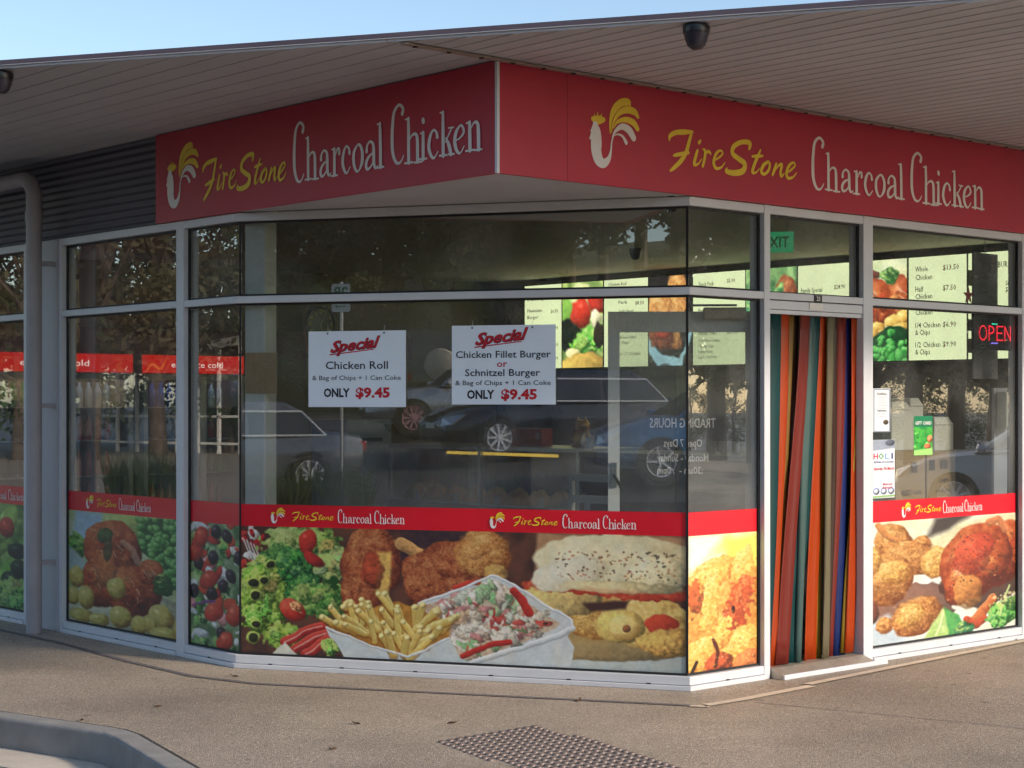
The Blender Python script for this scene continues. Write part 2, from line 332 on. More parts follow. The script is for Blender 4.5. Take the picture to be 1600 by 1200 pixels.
# ---------------------------------------------------------------- flat printed pictures, painted into the vertices of a sheet
def noise(h, w, s, seed=0, octv=3):
    rs = np.random.RandomState(seed); out = np.zeros((h, w)); amp = 1.0; tot = 0
    for o in range(octv):
        gh, gw = int(h / s) + 3, int(w / s) + 3; g = rs.rand(gh, gw)
        y = np.arange(h) / s; x = np.arange(w) / s; yi = y.astype(int); xi = x.astype(int); fy = y - yi; fx = x - xi
        fy = (fy * fy * (3 - 2 * fy))[:, None]; fx = (fx * fx * (3 - 2 * fx))[None]
        out += amp * ((g[yi][:, xi] * (1 - fx) + g[yi][:, xi + 1] * fx) * (1 - fy) + (g[yi + 1][:, xi] * (1 - fx) + g[yi + 1][:, xi + 1] * fx) * fy)
        tot += amp; amp *= 0.55; s = max(1.2, s / 2.0)
    return out / tot
class Paint:
    def __init__(s, w, h, bg=(60, 50, 45), seed=1):
        s.w, s.h = w, h; s.C = np.ones((h, w, 3)) * np.array(bg) / 255.0; s.Y, s.X = np.mgrid[0:h, 0:w].astype(float); s.k = seed * 100
        s.rnd = random.Random(seed)
    def nz(s, sc, o=3): s.k += 1; return noise(s.h, s.w, sc, s.k, o)
    def put(s, m, col):
        m = np.clip(m, 0, 1)[..., None]; s.C = s.C * (1 - m) + np.clip(col, 0, 1.2) * m
    def wash(s, c0, c1, sc=20):
        n = np.clip((s.nz(sc) - 0.3) / 0.4, 0, 1)[..., None]; s.C = np.array(c0) / 255 * (1 - n) + np.array(c1) / 255 * n
    def ell(s, cx, cy, rx, ry, rot=0, wob=0.1, wsc=12):
        t = R(rot); dx, dy = s.X - cx, s.Y - cy; x = (dx * math.cos(t) + dy * math.sin(t)) / rx; y = (-dx * math.sin(t) + dy * math.cos(t)) / ry
        d = np.sqrt(x * x + y * y); 
        if wob: d = d + wob * (s.nz(wsc, 2) - 0.5) * 2
        return d, dx / max(rx, ry), dy / max(rx, ry)
    def win(s, x0, x1, y0, y1):
        """a view on the part of the canvas that a shape can touch"""
        x0, x1, y0, y1 = max(0, int(x0)), min(s.w, int(x1) + 2), max(0, int(y0)), min(s.h, int(y1) + 2)
        if x1 - x0 < 2 or y1 - y0 < 2: return None
        q = Paint.__new__(Paint); q.w, q.h = x1 - x0, y1 - y0; q.C = s.C[y0:y1, x0:x1]; q.X = s.X[y0:y1, x0:x1]; q.Y = s.Y[y0:y1, x0:x1]; s.k += 7; q.k = s.k; q.rnd = s.rnd; q.at = (x0, y0); return q
    def blob(s, cx, cy, rx, ry, *a, **k):
        r = max(rx, ry) * (1 + 1.3 * k.get('wob', 0.08)) + 3; q = s.win(cx - r, cx + r, cy - r, cy + r)
        if q: q._blob(cx, cy, rx, ry, *a, **k); s.C[q.at[1]:q.at[1] + q.h, q.at[0]:q.at[0] + q.w] = q.C
    def line(s, pts, w, *a, **k):
        q = s.win(min(p[0] for p in pts) - w, max(p[0] for p in pts) + w, min(p[1] for p in pts) - w, max(p[1] for p in pts) + w)
        if q: q._line(pts, w, *a, **k); s.C[q.at[1]:q.at[1] + q.h, q.at[0]:q.at[0] + q.w] = q.C
    def _blob(s, cx, cy, rx, ry, col, lo=None, hi=None, rot=0, wob=0.08, tex=0.12, tsc=5, wsc=14, edge=0.25, op=1.0, gloss=0.0):
        d, nx, ny = s.ell(cx, cy, rx, ry, rot, wob, wsc); m = np.clip((1 - d) * min(rx, ry) / (1.0 if min(rx, ry) < 9 else 2.2) + 0.5, 0, 1) * op
        col = np.array(col) / 255.0; lo = np.array(lo) / 255.0 if lo else col * 0.5; hi = np.array(hi) / 255.0 if hi else np.minimum(1, col * 1.35)
        l = np.clip(0.55 - 0.45 * (nx * 0.6 + ny * 0.8), 0, 1) + tex * 1.6 * (s.nz(tsc, 3) - 0.5) * 2; l = np.clip(l - edge * np.clip(d, 0, 1) ** 3, 0, 1)[..., None]
        c = np.where(l < 0.5, lo + (col - lo) * l * 2, col + (hi - col) * (l - 0.5) * 2)
        if gloss:
            g = np.clip(1 - np.sqrt(((s.X - cx + rx * 0.3) / (rx * 0.35)) ** 2 + ((s.Y - cy + ry * 0.4) / (ry * 0.25)) ** 2), 0, 1)[..., None]; c = c + g * gloss
        s.put(m, c)
    def poly(s, pts, col, soft=1.0, tex=0.05, tsc=8, col2=None, op=1.0):
        ins = np.zeros((s.h, s.w), bool); dm = np.full((s.h, s.w), 1e9); n = len(pts)
        for i in range(n):
            (x0, y0), (x1, y1) = pts[i], pts[(i + 1) % n]
            if y0 != y1:
                c = ((y0 > s.Y) != (y1 > s.Y)) & (s.X < (x1 - x0) * (s.Y - y0) / (y1 - y0) + x0); ins ^= c
            dm = np.minimum(dm, s.seg(x0, y0, x1, y1)[0])
        m = np.clip(np.where(ins, dm, -dm) / soft + 0.5, 0, 1) * op; col = np.array(col) / 255.0
        t = s.nz(tsc, 3)[..., None]
        if col2: c = col + (np.array(col2) / 255.0 - col) * np.clip((t - 0.3) / 0.4, 0, 1)
        else: c = col * (1 + tex * (t - 0.5) * 2)
        s.put(m, c)
    def seg(s, x0, y0, x1, y1):
        dx, dy = x1 - x0, y1 - y0; l = dx * dx + dy * dy or 1e-9; t = np.clip(((s.X - x0) * dx + (s.Y - y0) * dy) / l, 0, 1)
        return np.hypot(s.X - x0 - t * dx, s.Y - y0 - t * dy), t
    def _line(s, pts, w, col, hi=None, lo=None, op=1.0, tex=0.08):
        """rounded bar along a polyline, lit from above"""
        best = np.full((s.h, s.w), 1e9); side = np.zeros((s.h, s.w))
        for (x0, y0), (x1, y1) in zip(pts[:-1], pts[1:]):
            d, t = s.seg(x0, y0, x1, y1); k = d < best; best = np.where(k, d, best); py = s.Y - (y0 + t * (y1 - y0)); side = np.where(k, py / (w / 2), side)
        m = np.clip(w / 2 - best + 0.5, 0, 1) * op; col = np.array(col) / 255.0; hi = np.array(hi) / 255.0 if hi else np.minimum(col * 1.2, 1); lo = np.array(lo) / 255.0 if lo else col * 0.7
        l = np.clip(0.5 - 0.5 * side, 0, 1) + tex * (s.nz(4, 2) - 0.5) * 2; l = np.clip(l, 0, 1)[..., None]
        s.put(m, np.where(l < 0.5, lo + (col - lo) * l * 2, col + (hi - col) * (l - 0.5) * 2))
    def specks(s, x0, x1, y0, y1, n, cols, r=(0.6, 1.6), op=0.8):
        for i in range(n):
            x, y = s.rnd.uniform(x0, x1), s.rnd.uniform(y0, y1); rr = s.rnd.uniform(*r); c = np.array(s.rnd.choice(cols)) / 255.0
            xa, xb, ya, yb = max(0, int(x - rr - 2)), min(s.w, int(x + rr + 3)), max(0, int(y - rr - 2)), min(s.h, int(y + rr + 3))
            if xa >= xb or ya >= yb: continue
            m = np.clip(rr - np.hypot((s.X[ya:yb, xa:xb] - x) * s.rnd.uniform(0.6, 1.4), s.Y[ya:yb, xa:xb] - y) + 0.5, 0, 1)[..., None] * op
            s.C[ya:yb, xa:xb] = s.C[ya:yb, xa:xb] * (1 - m) + c * m
    def scraps(s, region, n, cols, r=(3, 9), tex=0.2, wob=0.35):
        """small pieces of cut food scattered over a box"""
        x0, x1, y0, y1 = region
        for i in range(n):
            c = s.rnd.choice(cols); rr = s.rnd.uniform(*r)
            s.blob(s.rnd.uniform(x0, x1), s.rnd.uniform(y0, y1), rr, rr * s.rnd.uniform(0.35, 0.8), c, rot=s.rnd.uniform(0, 180), wob=wob, tex=tex, tsc=3, wsc=max(3, rr * 0.8))
    def crust(s, cx, cy, rx, ry, rot=0, tone=0, wob=0.16):
        """a piece of fried chicken: lumpy golden crust with darker folds"""
        pal = [((206, 134, 62), (120, 60, 26), (238, 190, 110)), ((164, 74, 40), (82, 30, 20), (214, 140, 78)), ((228, 176, 80), (150, 90, 34), (250, 220, 140))][tone]
        s.blob(cx, cy, rx, ry, pal[0], pal[1], pal[2], rot=rot, wob=wob, tex=0.34, tsc=max(4, min(rx, ry) / 4), wsc=min(rx, ry) / 1.6, edge=0.35)
        for k in range(5):
            t = s.rnd.uniform(0, 6.28); q = s.rnd.uniform(0.2, 0.65); r0 = s.rnd.uniform(0.2, 0.36)
            s.blob(cx + rx * q * math.cos(t), cy + ry * q * math.sin(t), rx * r0, ry * r0, pal[0], pal[1], pal[2], rot=s.rnd.uniform(0, 180), wob=0.25, tex=0.3, tsc=4, wsc=6, op=0.7)
        s.specks(cx - rx * 0.8, cx + rx * 0.8, cy - ry * 0.75, cy + ry * 0.75, int(rx * ry / 14), [pal[1], pal[2], pal[0], (236, 190, 120)], (0.6, 2.2), 0.38)
        s.blob(cx, cy, rx * 0.97, ry * 0.97, pal[0], pal[1], pal[2], rot=rot, wob=wob, tex=0.75, tsc=2.4, wsc=min(rx, ry) / 1.6, edge=0.3, op=0.35)
    def roast(s, cx, cy, rx, ry, rot=0):
        s.blob(cx, cy, rx, ry, (186, 76, 34), (92, 30, 18), (236, 150, 84), rot=rot, wob=0.07, tex=0.2, tsc=9, wsc=20, edge=0.35, gloss=0.1)
        for k in range(7):
            t = s.rnd.uniform(0, 6.28); q = s.rnd.uniform(0.1, 0.7); r0 = s.rnd.uniform(0.15, 0.4)
            s.blob(cx + rx * q * math.cos(t), cy + ry * q * math.sin(t), rx * r0, ry * r0 * 0.6, s.rnd.choice([(206, 104, 50), (150, 50, 26), (222, 140, 70), (120, 40, 24), (190, 60, 36)]), rot=s.rnd.uniform(0, 180), wob=0.35, tex=0.3, tsc=5, wsc=9, op=0.55)
        for k in range(4):
            x, y = cx + s.rnd.uniform(-0.5, 0.3) * rx, cy + s.rnd.uniform(-0.6, 0.2) * ry; s.line([(x, y), (x + s.rnd.uniform(3, 9), y + s.rnd.uniform(4, 12))], s.rnd.uniform(1.5, 3), (252, 220, 180), op=0.5)
        s.specks(cx - rx * 0.75, cx + rx * 0.75, cy - ry * 0.7, cy + ry * 0.7, int(rx * ry / 30), [(70, 22, 12), (240, 176, 110), (50, 30, 16)], (0.5, 1.5), 0.6)
    def frill(s, cx, cy, rx, ry, col=(96, 168, 60), n=9, lo=(24, 74, 26), hi=(186, 216, 108)):
        s.blob(cx, cy, rx, ry, col, lo, hi, wob=0.35, tex=0.45, tsc=7, wsc=9)
        for k in range(n):
            t = s.rnd.uniform(0, 6.28); q = s.rnd.uniform(0.1, 0.8); r0 = s.rnd.uniform(0.18, 0.4)
            c = tuple(min(255, int(v * s.rnd.uniform(0.75, 1.25))) for v in col)
            s.blob(cx + rx * q * math.cos(t), cy + ry * q * math.sin(t), rx * r0, ry * r0, c, lo, hi, rot=s.rnd.uniform(0, 180), wob=0.4, tex=0.4, tsc=4, wsc=6, op=0.9)
    def finish(s, warp=0.5, mott=0.05, grain=0.04, blur=1):
        """bend the shapes out of true and break up the colour so that it reads as a printed photograph"""
        dx = (s.nz(30, 2) - 0.5) * 12 * warp + (s.nz(8, 2) - 0.5) * 3 * warp; dy = (s.nz(30, 2) - 0.5) * 10 * warp + (s.nz(8, 2) - 0.5) * 3 * warp
        xi = np.clip(s.X + dx, 0, s.w - 1.001); yi = np.clip(s.Y + dy, 0, s.h - 1.001); x0 = xi.astype(int); y0 = yi.astype(int); fx = (xi - x0)[..., None]; fy = (yi - y0)[..., None]; x1 = np.minimum(x0 + 1, s.w - 1); y1 = np.minimum(y0 + 1, s.h - 1)
        s.C = (s.C[y0, x0] * (1 - fx) + s.C[y0, x1] * fx) * (1 - fy) + (s.C[y1, x0] * (1 - fx) + s.C[y1, x1] * fx) * fy
        for k in range(blur):
            q = np.pad(s.C, ((1, 1), (1, 1), (0, 0)), 'edge'); s.C = (q[:-2, 1:-1] + q[2:, 1:-1] + q[1:-1, :-2] + q[1:-1, 2:] + 3 * q[1:-1, 1:-1]) / 7
        q = np.pad(s.C, ((2, 2), (2, 2), (0, 0)), 'edge'); bl = sum(q[i:i + s.h, j:j + s.w] for i in range(5) for j in range(5)) / 25; s.C = np.clip(s.C + 0.4 * (s.C - bl), 0, 1)
        l = 1 + mott * 2.2 * (s.nz(11, 4) - 0.5) + mott * 1.6 * (s.nz(4, 3) - 0.5); s.C = s.C * l[..., None]
        w = (s.nz(18, 3) - 0.5)[..., None] * mott * 1.5; s.C = s.C * (1 + w * np.array([1.0, 0.1, -1.0]))
        s.C = np.clip(s.C + grain * (np.random.RandomState(s.k).rand(s.h, s.w, 1) - 0.5), 0, 1)
        g = s.C.mean(2, keepdims=True); s.C = np.clip(g + (s.C - g) * 0.90, 0, 1) * 0.96 + 0.03; return s
    def sheet(s, name, F, a0, a1, z0, z1, b, m, parent=None, flip=False, gain=1.0, **kw):
        """hang the picture on frame F between a0..a1 (left to right as read) and z0..z1"""
        mb = MB(); h, w = s.h, s.w; A = np.linspace(a0, a1, w); Z = np.linspace(z1, z0, h)
        o = np.array(F.o); ax = np.array(F.ax); bx = np.array(F.bx); cx = np.array(F.cx)
        V = (o + bx * b)[None, None] + A[None, :, None] * ax + Z[:, None, None] * cx
        V = V.reshape(-1, 3); i = (np.arange(h - 1)[:, None] * w + np.arange(w - 1)[None]).ravel()
        Q = np.stack([i, i + w, i + w + 1, i + 1], 1) if not flip else np.stack([i, i + 1, i + w + 1, i + w], 1)
        off = np.array(BASE[parent.name]) if parent is not None else V.mean(0); me = bpy.data.meshes.new(name); V = V - off
        me.vertices.add(len(V)); me.vertices.foreach_set('co', V.astype(np.float32).ravel()); me.loops.add(Q.size); me.loops.foreach_set('vertex_index', Q.astype(np.int32).ravel())
        me.polygons.add(len(Q)); me.polygons.foreach_set('loop_start', np.arange(0, Q.size, 4, dtype=np.int32)); me.update(calc_edges=True); me.validate()
        C = np.clip(s.C * gain, 0, 1); C = np.where(C <= 0.04045, C / 12.92, ((C + 0.055) / 1.055) ** 2.4)
        at = me.color_attributes.new('Col', 'FLOAT_COLOR', 'POINT'); at.data.foreach_set('color', np.concatenate([C, np.ones((h, w, 1))], 2).astype(np.float32).ravel())
        me.materials.append(m); ob = bpy.data.objects.new(name, me); COL.objects.link(ob)
        if parent is not None: ob.parent = parent
        else: ob.location = Vector(off)
        BASE[ob.name] = Vector(off); return tag(ob, **kw)

# ================================================================ materials in use
M_ALU_N = mat('pale_powder_coated_aluminium', rgb(206, 208, 212), 0.42, 0.0, 0.05, 4, 0.03, 200)
M_GASK = mat('black_rubber', (0.012, 0.012, 0.014), 0.6)
M_GLASS = glass_mat('window_glass')
M_RED = mat('red_sign_face', rgb(178, 30, 58), 0.45, 0, 0.08, 1.5, coat=0.0)
M_BAND = mat('red_window_film', rgb(208, 22, 40), 0.34, 0, 0.04, 4, coat=0.3)
M_WHITE_L = mat('white_vinyl_lettering', rgb(228, 222, 220), 0.45, 0, 0.03)
M_YELL_L = mat('yellow_vinyl_lettering', rgb(232, 200, 52), 0.45, 0, 0.04)
M_SOFF = mat('beige_soffit_lining', rgb(190, 189, 195), 0.6, 0, 0.09, 0.9, 0.03, 90)
M_CLAD = mat('charcoal_corrugated_cladding', rgb(78, 74, 84), 0.5, 0.1, 0.12, 3)
M_CONC = mat('kerb_concrete', rgb(138, 135, 131), 0.85, 0, 0.14, 7, 0.35, 160)
M_PIPE = mat('painted_downpipe', rgb(160, 156, 160), 0.5, 0, 0.08, 5, 0.05, 60)
M_POST = mat('painted_post', rgb(176, 176, 182), 0.5, 0, 0.06, 3, 0.04, 60)
M_DARKWALL = mat('dark_shop_wall', rgb(60, 55, 52), 0.6, 0, 0.2, 1.5)
M_OLIVE = mat('brown_shop_wall', rgb(122, 108, 88), 0.7, 0, 0.15, 1.2)
M_CEIL = mat('shop_ceiling', rgb(188, 180, 170), 0.8, 0, 0.06, 2)
M_FLOOR = mat('grey_floor_tiles', rgb(84, 78, 74), 0.35, 0, 0.2, 2)
M_WHITE = mat('white_paint', rgb(226, 224, 216), 0.5, 0, 0.05, 3)
M_BLACK = mat('black_plastic', (0.012, 0.012, 0.013), 0.35)
M_INK = mat('black_ink', (0.012, 0.012, 0.016), 0.5)
M_REDINK = mat('red_ink', rgb(196, 24, 36), 0.5)
M_STEEL = mat('brushed_steel', (0.45, 0.45, 0.45), 0.32, 1.0, 0.1, 12)

def aggregate(name, c_dark, c_mid, c_light, scale=150.0, bump=0.5):
    m = bpy.data.materials.new(name); m.use_nodes = True; nt = m.node_tree; N = nt.nodes; L = nt.links; b = N['Principled BSDF']
    tc = N.new('ShaderNodeTexCoord')
    vo = N.new('ShaderNodeTexVoronoi'); vo.inputs['Scale'].default_value = scale; L.new(tc.outputs['Object'], vo.inputs[0])
    cr = N.new('ShaderNodeValToRGB'); e = cr.color_ramp.elements
    e[0].position, e[0].color = 0.0, (*c_dark, 1); e[1].position, e[1].color = 1.0, (*c_light, 1)
    for p, c in ((0.25, c_mid), (0.7, c_mid), (0.93, tuple(x * 1.5 for x in c_mid))):
        k = e.new(p); k.color = (*c, 1)
    sx = N.new('ShaderNodeSeparateColor'); L.new(vo.outputs['Color'], sx.inputs[0]); L.new(sx.outputs[0], cr.inputs[0])
    nz = N.new('ShaderNodeTexNoise'); nz.inputs['Scale'].default_value = 0.8; nz.inputs['Detail'].default_value = 8; nz.inputs['Roughness'].default_value = 0.6; L.new(tc.outputs['Object'], nz.inputs[0])
    mr = N.new('ShaderNodeMapRange'); mr.inputs['From Min'].default_value = 0.3; mr.inputs['From Max'].default_value = 0.7; mr.inputs['To Min'].default_value = 0.74; mr.inputs['To Max'].default_value = 1.22; L.new(nz.outputs['Fac'], mr.inputs[0])
    mx = N.new('ShaderNodeMix'); mx.data_type = 'RGBA'; mx.blend_type = 'MULTIPLY'; mx.inputs[0].default_value = 1; L.new(cr.outputs[0], mx.inputs[6]); L.new(mr.outputs[0], mx.inputs[7])
    # old gum spots and grease stains
    v2 = N.new('ShaderNodeTexVoronoi'); v2.inputs['Scale'].default_value = 2.6; L.new(tc.outputs['Object'], v2.inputs[0])
    n3 = N.new('ShaderNodeTexNoise'); n3.inputs['Scale'].default_value = 14; L.new(tc.outputs['Object'], n3.inputs[0])
    ad = N.new('ShaderNodeMath'); ad.operation = 'MULTIPLY_ADD'; ad.inputs[1].default_value = 0.05; L.new(n3.outputs['Fac'], ad.inputs[0]); L.new(v2.outputs['Distance'], ad.inputs[2])
    m3 = N.new('ShaderNodeMapRange'); m3.inputs['From Min'].default_value = 0.07; m3.inputs['From Max'].default_value = 0.10; m3.inputs['To Min'].default_value = 0.62; m3.inputs['To Max'].default_value = 1.0; L.new(ad.outputs[0], m3.inputs[0])
    n4 = N.new('ShaderNodeTexNoise'); n4.inputs['Scale'].default_value = 0.35; n4.inputs['Detail'].default_value = 5; L.new(tc.outputs['Object'], n4.inputs[0])
    m4 = N.new('ShaderNodeMapRange'); m4.inputs['From Min'].default_value = 0.35; m4.inputs['From Max'].default_value = 0.65; m4.inputs['To Min'].default_value = 0.84; m4.inputs['To Max'].default_value = 1.1; L.new(n4.outputs['Fac'], m4.inputs[0])
    mm = N.new('ShaderNodeMath'); mm.operation = 'MULTIPLY'; L.new(m3.outputs[0], mm.inputs[0]); L.new(m4.outputs[0], mm.inputs[1])
    mx2 = N.new('ShaderNodeMix'); mx2.data_type = 'RGBA'; mx2.blend_type = 'MULTIPLY'; mx2.inputs[0].default_value = 1; L.new(mx.outputs[2], mx2.inputs[6]); L.new(mm.outputs[0], mx2.inputs[7])
    L.new(mx2.outputs[2], b.inputs['Base Color'])
    r2 = N.new('ShaderNodeMapRange'); r2.inputs['To Min'].default_value = 0.35; r2.inputs['To Max'].default_value = 0.85; L.new(sx.outputs[1], r2.inputs[0]); L.new(r2.outputs[0], b.inputs['Roughness'])
    bp = N.new('ShaderNodeBump'); bp.inputs['Strength'].default_value = bump; bp.inputs['Distance'].default_value = 0.006; L.new(vo.outputs['Distance'], bp.inputs['Height']); bp.invert = True; L.new(bp.outputs[0], b.inputs['Normal'])
    return m
M_PAVE = aggregate('exposed_aggregate_paving', rgb(116, 104, 92), rgb(164, 149, 132), rgb(222, 210, 188), 190)
M_ROAD = aggregate('asphalt', (0.03, 0.03, 0.032), (0.07, 0.068, 0.066), (0.2, 0.19, 0.17), 90)

# ================================================================ ground
def ground_z(x, y):
    q = (Vector((x, y, 0)) - P1).dot(NC)
    return -0.15 + min(max(0.0, q - 13.0) * 0.105, 1.5)
mb = MB(); xs = [-300, -120, -60] + list(range(-40, 41, 4)) + [60, 120, 300]; ys = [-300, -120, -60] + list(range(-44, 21, 2)) + [40, 80, 160, 300]
mb.add([(x, y, ground_z(x, y)) for y in ys for x in xs], [(j * len(xs) + i, j * len(xs) + i + 1, (j + 1) * len(xs) + i + 1, (j + 1) * len(xs) + i) for j in range(len(ys) - 1) for i in range(len(xs) - 1)])
obj('ground', mb, M_ROAD, kind='structure', smooth=True)
KERB = [(-10.8, 14.1), (-2.488, 8.603), (-1.98, 8.265), (-1.90, 8.20), (-1.83, 8.11), (-1.463, 7.426), (-0.6, 5.8), (2.5, 0.2), (8, -5), (40, -16)]
def offset(line, d):
    out = []
    for i, (x, y) in enumerate(line):
        x0, y0 = line[max(i - 1, 0)]; x1, y1 = line[min(i + 1, len(line) - 1)]; l = math.hypot(x1 - x0, y1 - y0); nx, ny = -(y1 - y0) / l, (x1 - x0) / l
        out.append((x + nx * d, y + ny * d))
    return out
inner = offset(KERB, 0.125); pav = offset(KERB, 0.140); gut = offset(KERB, -0.30)
mb = MB(); mb.prism([(x, y, -0.16) for x, y in pav] + [(40, 60, -0.16), (-40, 60, -0.16), (-40, 36, -0.16)], (0, 0, 0.16))
obj('pavement', mb, M_PAVE, kind='structure')
def strip(line0, line1, z0, z1):
    m = MB(); n = len(line0)
    m.add([(x, y, z) for z in (z0, z1) for ln in (line0, line1) for x, y in ln], [])
    o = lambda z, l, i: z * 2 * n + l * n + i
    for i in range(n - 1):
        m.f += [[o(1, 0, i), o(1, 0, i + 1), o(1, 1, i + 1), o(1, 1, i)], [o(0, 0, i), o(0, 0, i + 1), o(1, 0, i + 1), o(1, 0, i)], [o(0, 1, i + 1), o(0, 1, i), o(1, 1, i), o(1, 1, i + 1)]]
    return m
obj('kerb', strip(KERB, inner, -0.17, 0.006), M_CONC, kind='structure', bevel=0.018, seg=3)
obj('gutter', strip(gut, offset(KERB, -0.004), -0.17, -0.142), mat('gutter_concrete', rgb(196, 184, 168), 0.85, 0, 0.16, 5, 0.3, 120), kind='structure')

def ribbon_on_ground(pts, w, z):
    m = MB(); a = offset(pts, w / 2); b = offset(pts, -w / 2); n = len(pts)
    m.add([(x, y, z) for x, y in a] + [(x, y, z) for x, y in b], [(i, i + n, i + n + 1, i + 1) for i in range(n - 1)]); return m
def gp(u, v): p = spot(u, v, EYE * FPX / (v - V0)); return (p.x, p.y)
M_SEAL = mat('sealant_and_shaded_joint', rgb(112, 106, 106), 0.7, 0, 0.2, 14, 0.2, 90)  # sealant grey; on joint_strip the dark tone stands for the shaded left run
M_PALE = mat('pale_lit_joint', rgb(214, 196, 174), 0.7, 0, 0.12, 8, 0.3, 120)  # same joint coloured paler where light grazes its right run
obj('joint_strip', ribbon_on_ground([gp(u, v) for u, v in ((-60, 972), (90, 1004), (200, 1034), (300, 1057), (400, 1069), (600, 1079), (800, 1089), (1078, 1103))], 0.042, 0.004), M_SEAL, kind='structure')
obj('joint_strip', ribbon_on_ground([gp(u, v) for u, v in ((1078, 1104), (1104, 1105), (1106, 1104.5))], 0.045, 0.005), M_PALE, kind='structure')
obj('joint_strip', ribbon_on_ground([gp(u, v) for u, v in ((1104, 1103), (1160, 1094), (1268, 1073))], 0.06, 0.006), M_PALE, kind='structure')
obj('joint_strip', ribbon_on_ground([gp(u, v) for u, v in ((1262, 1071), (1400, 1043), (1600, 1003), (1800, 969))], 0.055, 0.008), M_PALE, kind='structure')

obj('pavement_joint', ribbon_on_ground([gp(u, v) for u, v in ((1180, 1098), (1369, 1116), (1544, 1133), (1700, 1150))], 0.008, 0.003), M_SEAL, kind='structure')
# ================================================================ the building
bld = root('shop_building', S, 'corner takeaway shop with a chamfered glass corner and pale aluminium window frames', 'building')
T1, T2 = math.tan(R(15.166)), math.tan(R(29.83))
def window(F, a0, a1, m0=0, m1=0):
    """one bay: head rail, transom rail, sill, sub-sill and two lights, each a black gasket frame with its pane"""
    for nm, b1, z0, z1 in (('window_sill', 0.0, 0.029, Z_GL), ('sub_sill', 0.013, 0.0, 0.0265), ('transom_rail', 0.0, Z_TB, Z_TT), ('head_rail', 0.0, Z_HB, Z_SB - 0.002)):
        r = obj(nm, MB().box(F, a0, a1, -0.10, b1, z0, z1, m0, m1), M_ALU_N, bld, bevel=0.003)
        if nm == 'window_sill':
            n = max(1, int((a1 - a0) / 0.42))
            for i in range(n):
                c = a0 + (i + 0.5) * (a1 - a0) / n; obj('weep_slot', MB().box(F, c - 0.012, c + 0.012, -0.002, 0.0032, 0.0275, 0.0335), M_BLACK, r)
    for z0, z1 in ((Z_GL, Z_TB), (Z_TT, Z_HB)):
        g = MB(); t = 0.012; tc = 0.0045; s0, s1 = -0.043, -0.03
        g.box(F, a0, a1, s0, s1, z0, z0 + t, m0, m1).box(F, a0, a1, s0, s1, z1 - t, z1, m0, m1)
        e0 = a0 + m0 * 0.043; e1 = a1 - m1 * 0.043
        g.box(F, e0, e0 + (tc if m0 else t), s0, s1 + (-0.006 if m0 else 0), z0 + t - 0.001, z1 - t + 0.001).box(F, e1 - (tc if m1 else t), e1, s0, s1 + (-0.006 if m1 else 0), z0 + t - 0.001, z1 - t + 0.001)
        w = obj('window', g, M_GASK, bld)
        obj('pane', MB().box(F, a0, a1, -0.051, -0.045, z0, z1, m0, m1), M_GLASS, w)
window(FL, 4.99, 6.4); window(FL, 6.47, 7.7)
window(FL, 2.965, 4.43)
window(FL, AL, 2.88, T1)
window(FC, 0, LC, T1, T2)
window(FR, AR, 1.955, T2)
window(FR, 2.935, 4.517); window(FR, 4.60, 6.1)
def mullion(F, a0, a1, z1=Z_SB - 0.001, b0=-0.105, b1=0.003):
    obj('mullion', MB().box(F, a0, a1, b0, b1, 0.0, z1), M_ALU_N, bld, bevel=0.003)
mullion(FL, 2.88, 2.965); mullion(FL, 4.43, 4.475); mullion(FL, 4.945, 4.99); mullion(FL, 6.4, 6.47); mullion(FL, 7.7, 7.8)
mullion(FR, 1.955, 2.005); mullion(FR, 2.845, 2.935); mullion(FR, 4.517, 4.60); mullion(FR, 6.1, 6.2)
# door opening: fanlight over a double head rail
df = obj('transom_rail', MB().box(FR, 2.005, 2.845, -0.10, 0.0, Z_TB + 0.002, Z_TT), M_ALU_N, bld, bevel=0.003)
obj('door_head', MB().box(FR, 2.005, 2.845, -0.10, -0.004, 2.055, Z_TB - 0.004), M_ALU_N, bld, bevel=0.003)
obj('head_rail', MB().box(FR, 2.005, 2.845, -0.10, 0.0, Z_HB, Z_SB - 0.002), M_ALU_N, bld, bevel=0.003)
g = MB().box(FR, 2.005, 2.845, -0.043, -0.03, Z_HB - 0.012, Z_HB).box(FR, 2.833, 2.845, -0.043, -0.03, Z_TT, Z_HB - 0.011).box(FR, 2.005, 2.833, -0.043, -0.03, Z_TT, Z_TT + 0.008).box(FR, 2.005, 2.011, -0.043, -0.03, Z_TT + 0.007, Z_HB - 0.011)
w = obj('window', g, M_GASK, bld)
obj('pane', MB().box(FR, 2.005, 2.845, -0.051, -0.045, Z_TT, Z_HB), M_GLASS, w)
obj('number_plate', MB().box(FR, 2.39, 2.455, 0.002, 0.006, 2.108, 2.146), M_INK, df)
obj('number', text(MB(), '23', FR, 2.4225, 2.115, 0.0068, 0.034, align='CENTER', bold=0.02), M_WHITE_L, df)
obj('sticker', MB().box(FR, 2.35, 2.47, -0.002, 0.001, 2.062, 2.10), M_WHITE, df)
# ramped door threshold
mb = MB(); prof = [(-0.14, 0.0), (-0.14, 0.055), (0.004, 0.055), (0.085, 0.026), (0.085, 0.0)]
mb.prism([FR.p(2.012, b, c) for b, c in prof], FR.ax * 0.83)
rmp = obj('threshold_ramp', mb, mat('chequered_aluminium', rgb(176, 166, 152), 0.45, 0.5, 0.12, 14, 0.3, 60), bld, bevel=0.002)
obj('nosing', MB().box(FR, 2.012, 2.95, 0.086, 0.100, 0.0, 0.028), M_ALU_N, rmp, bevel=0.004)
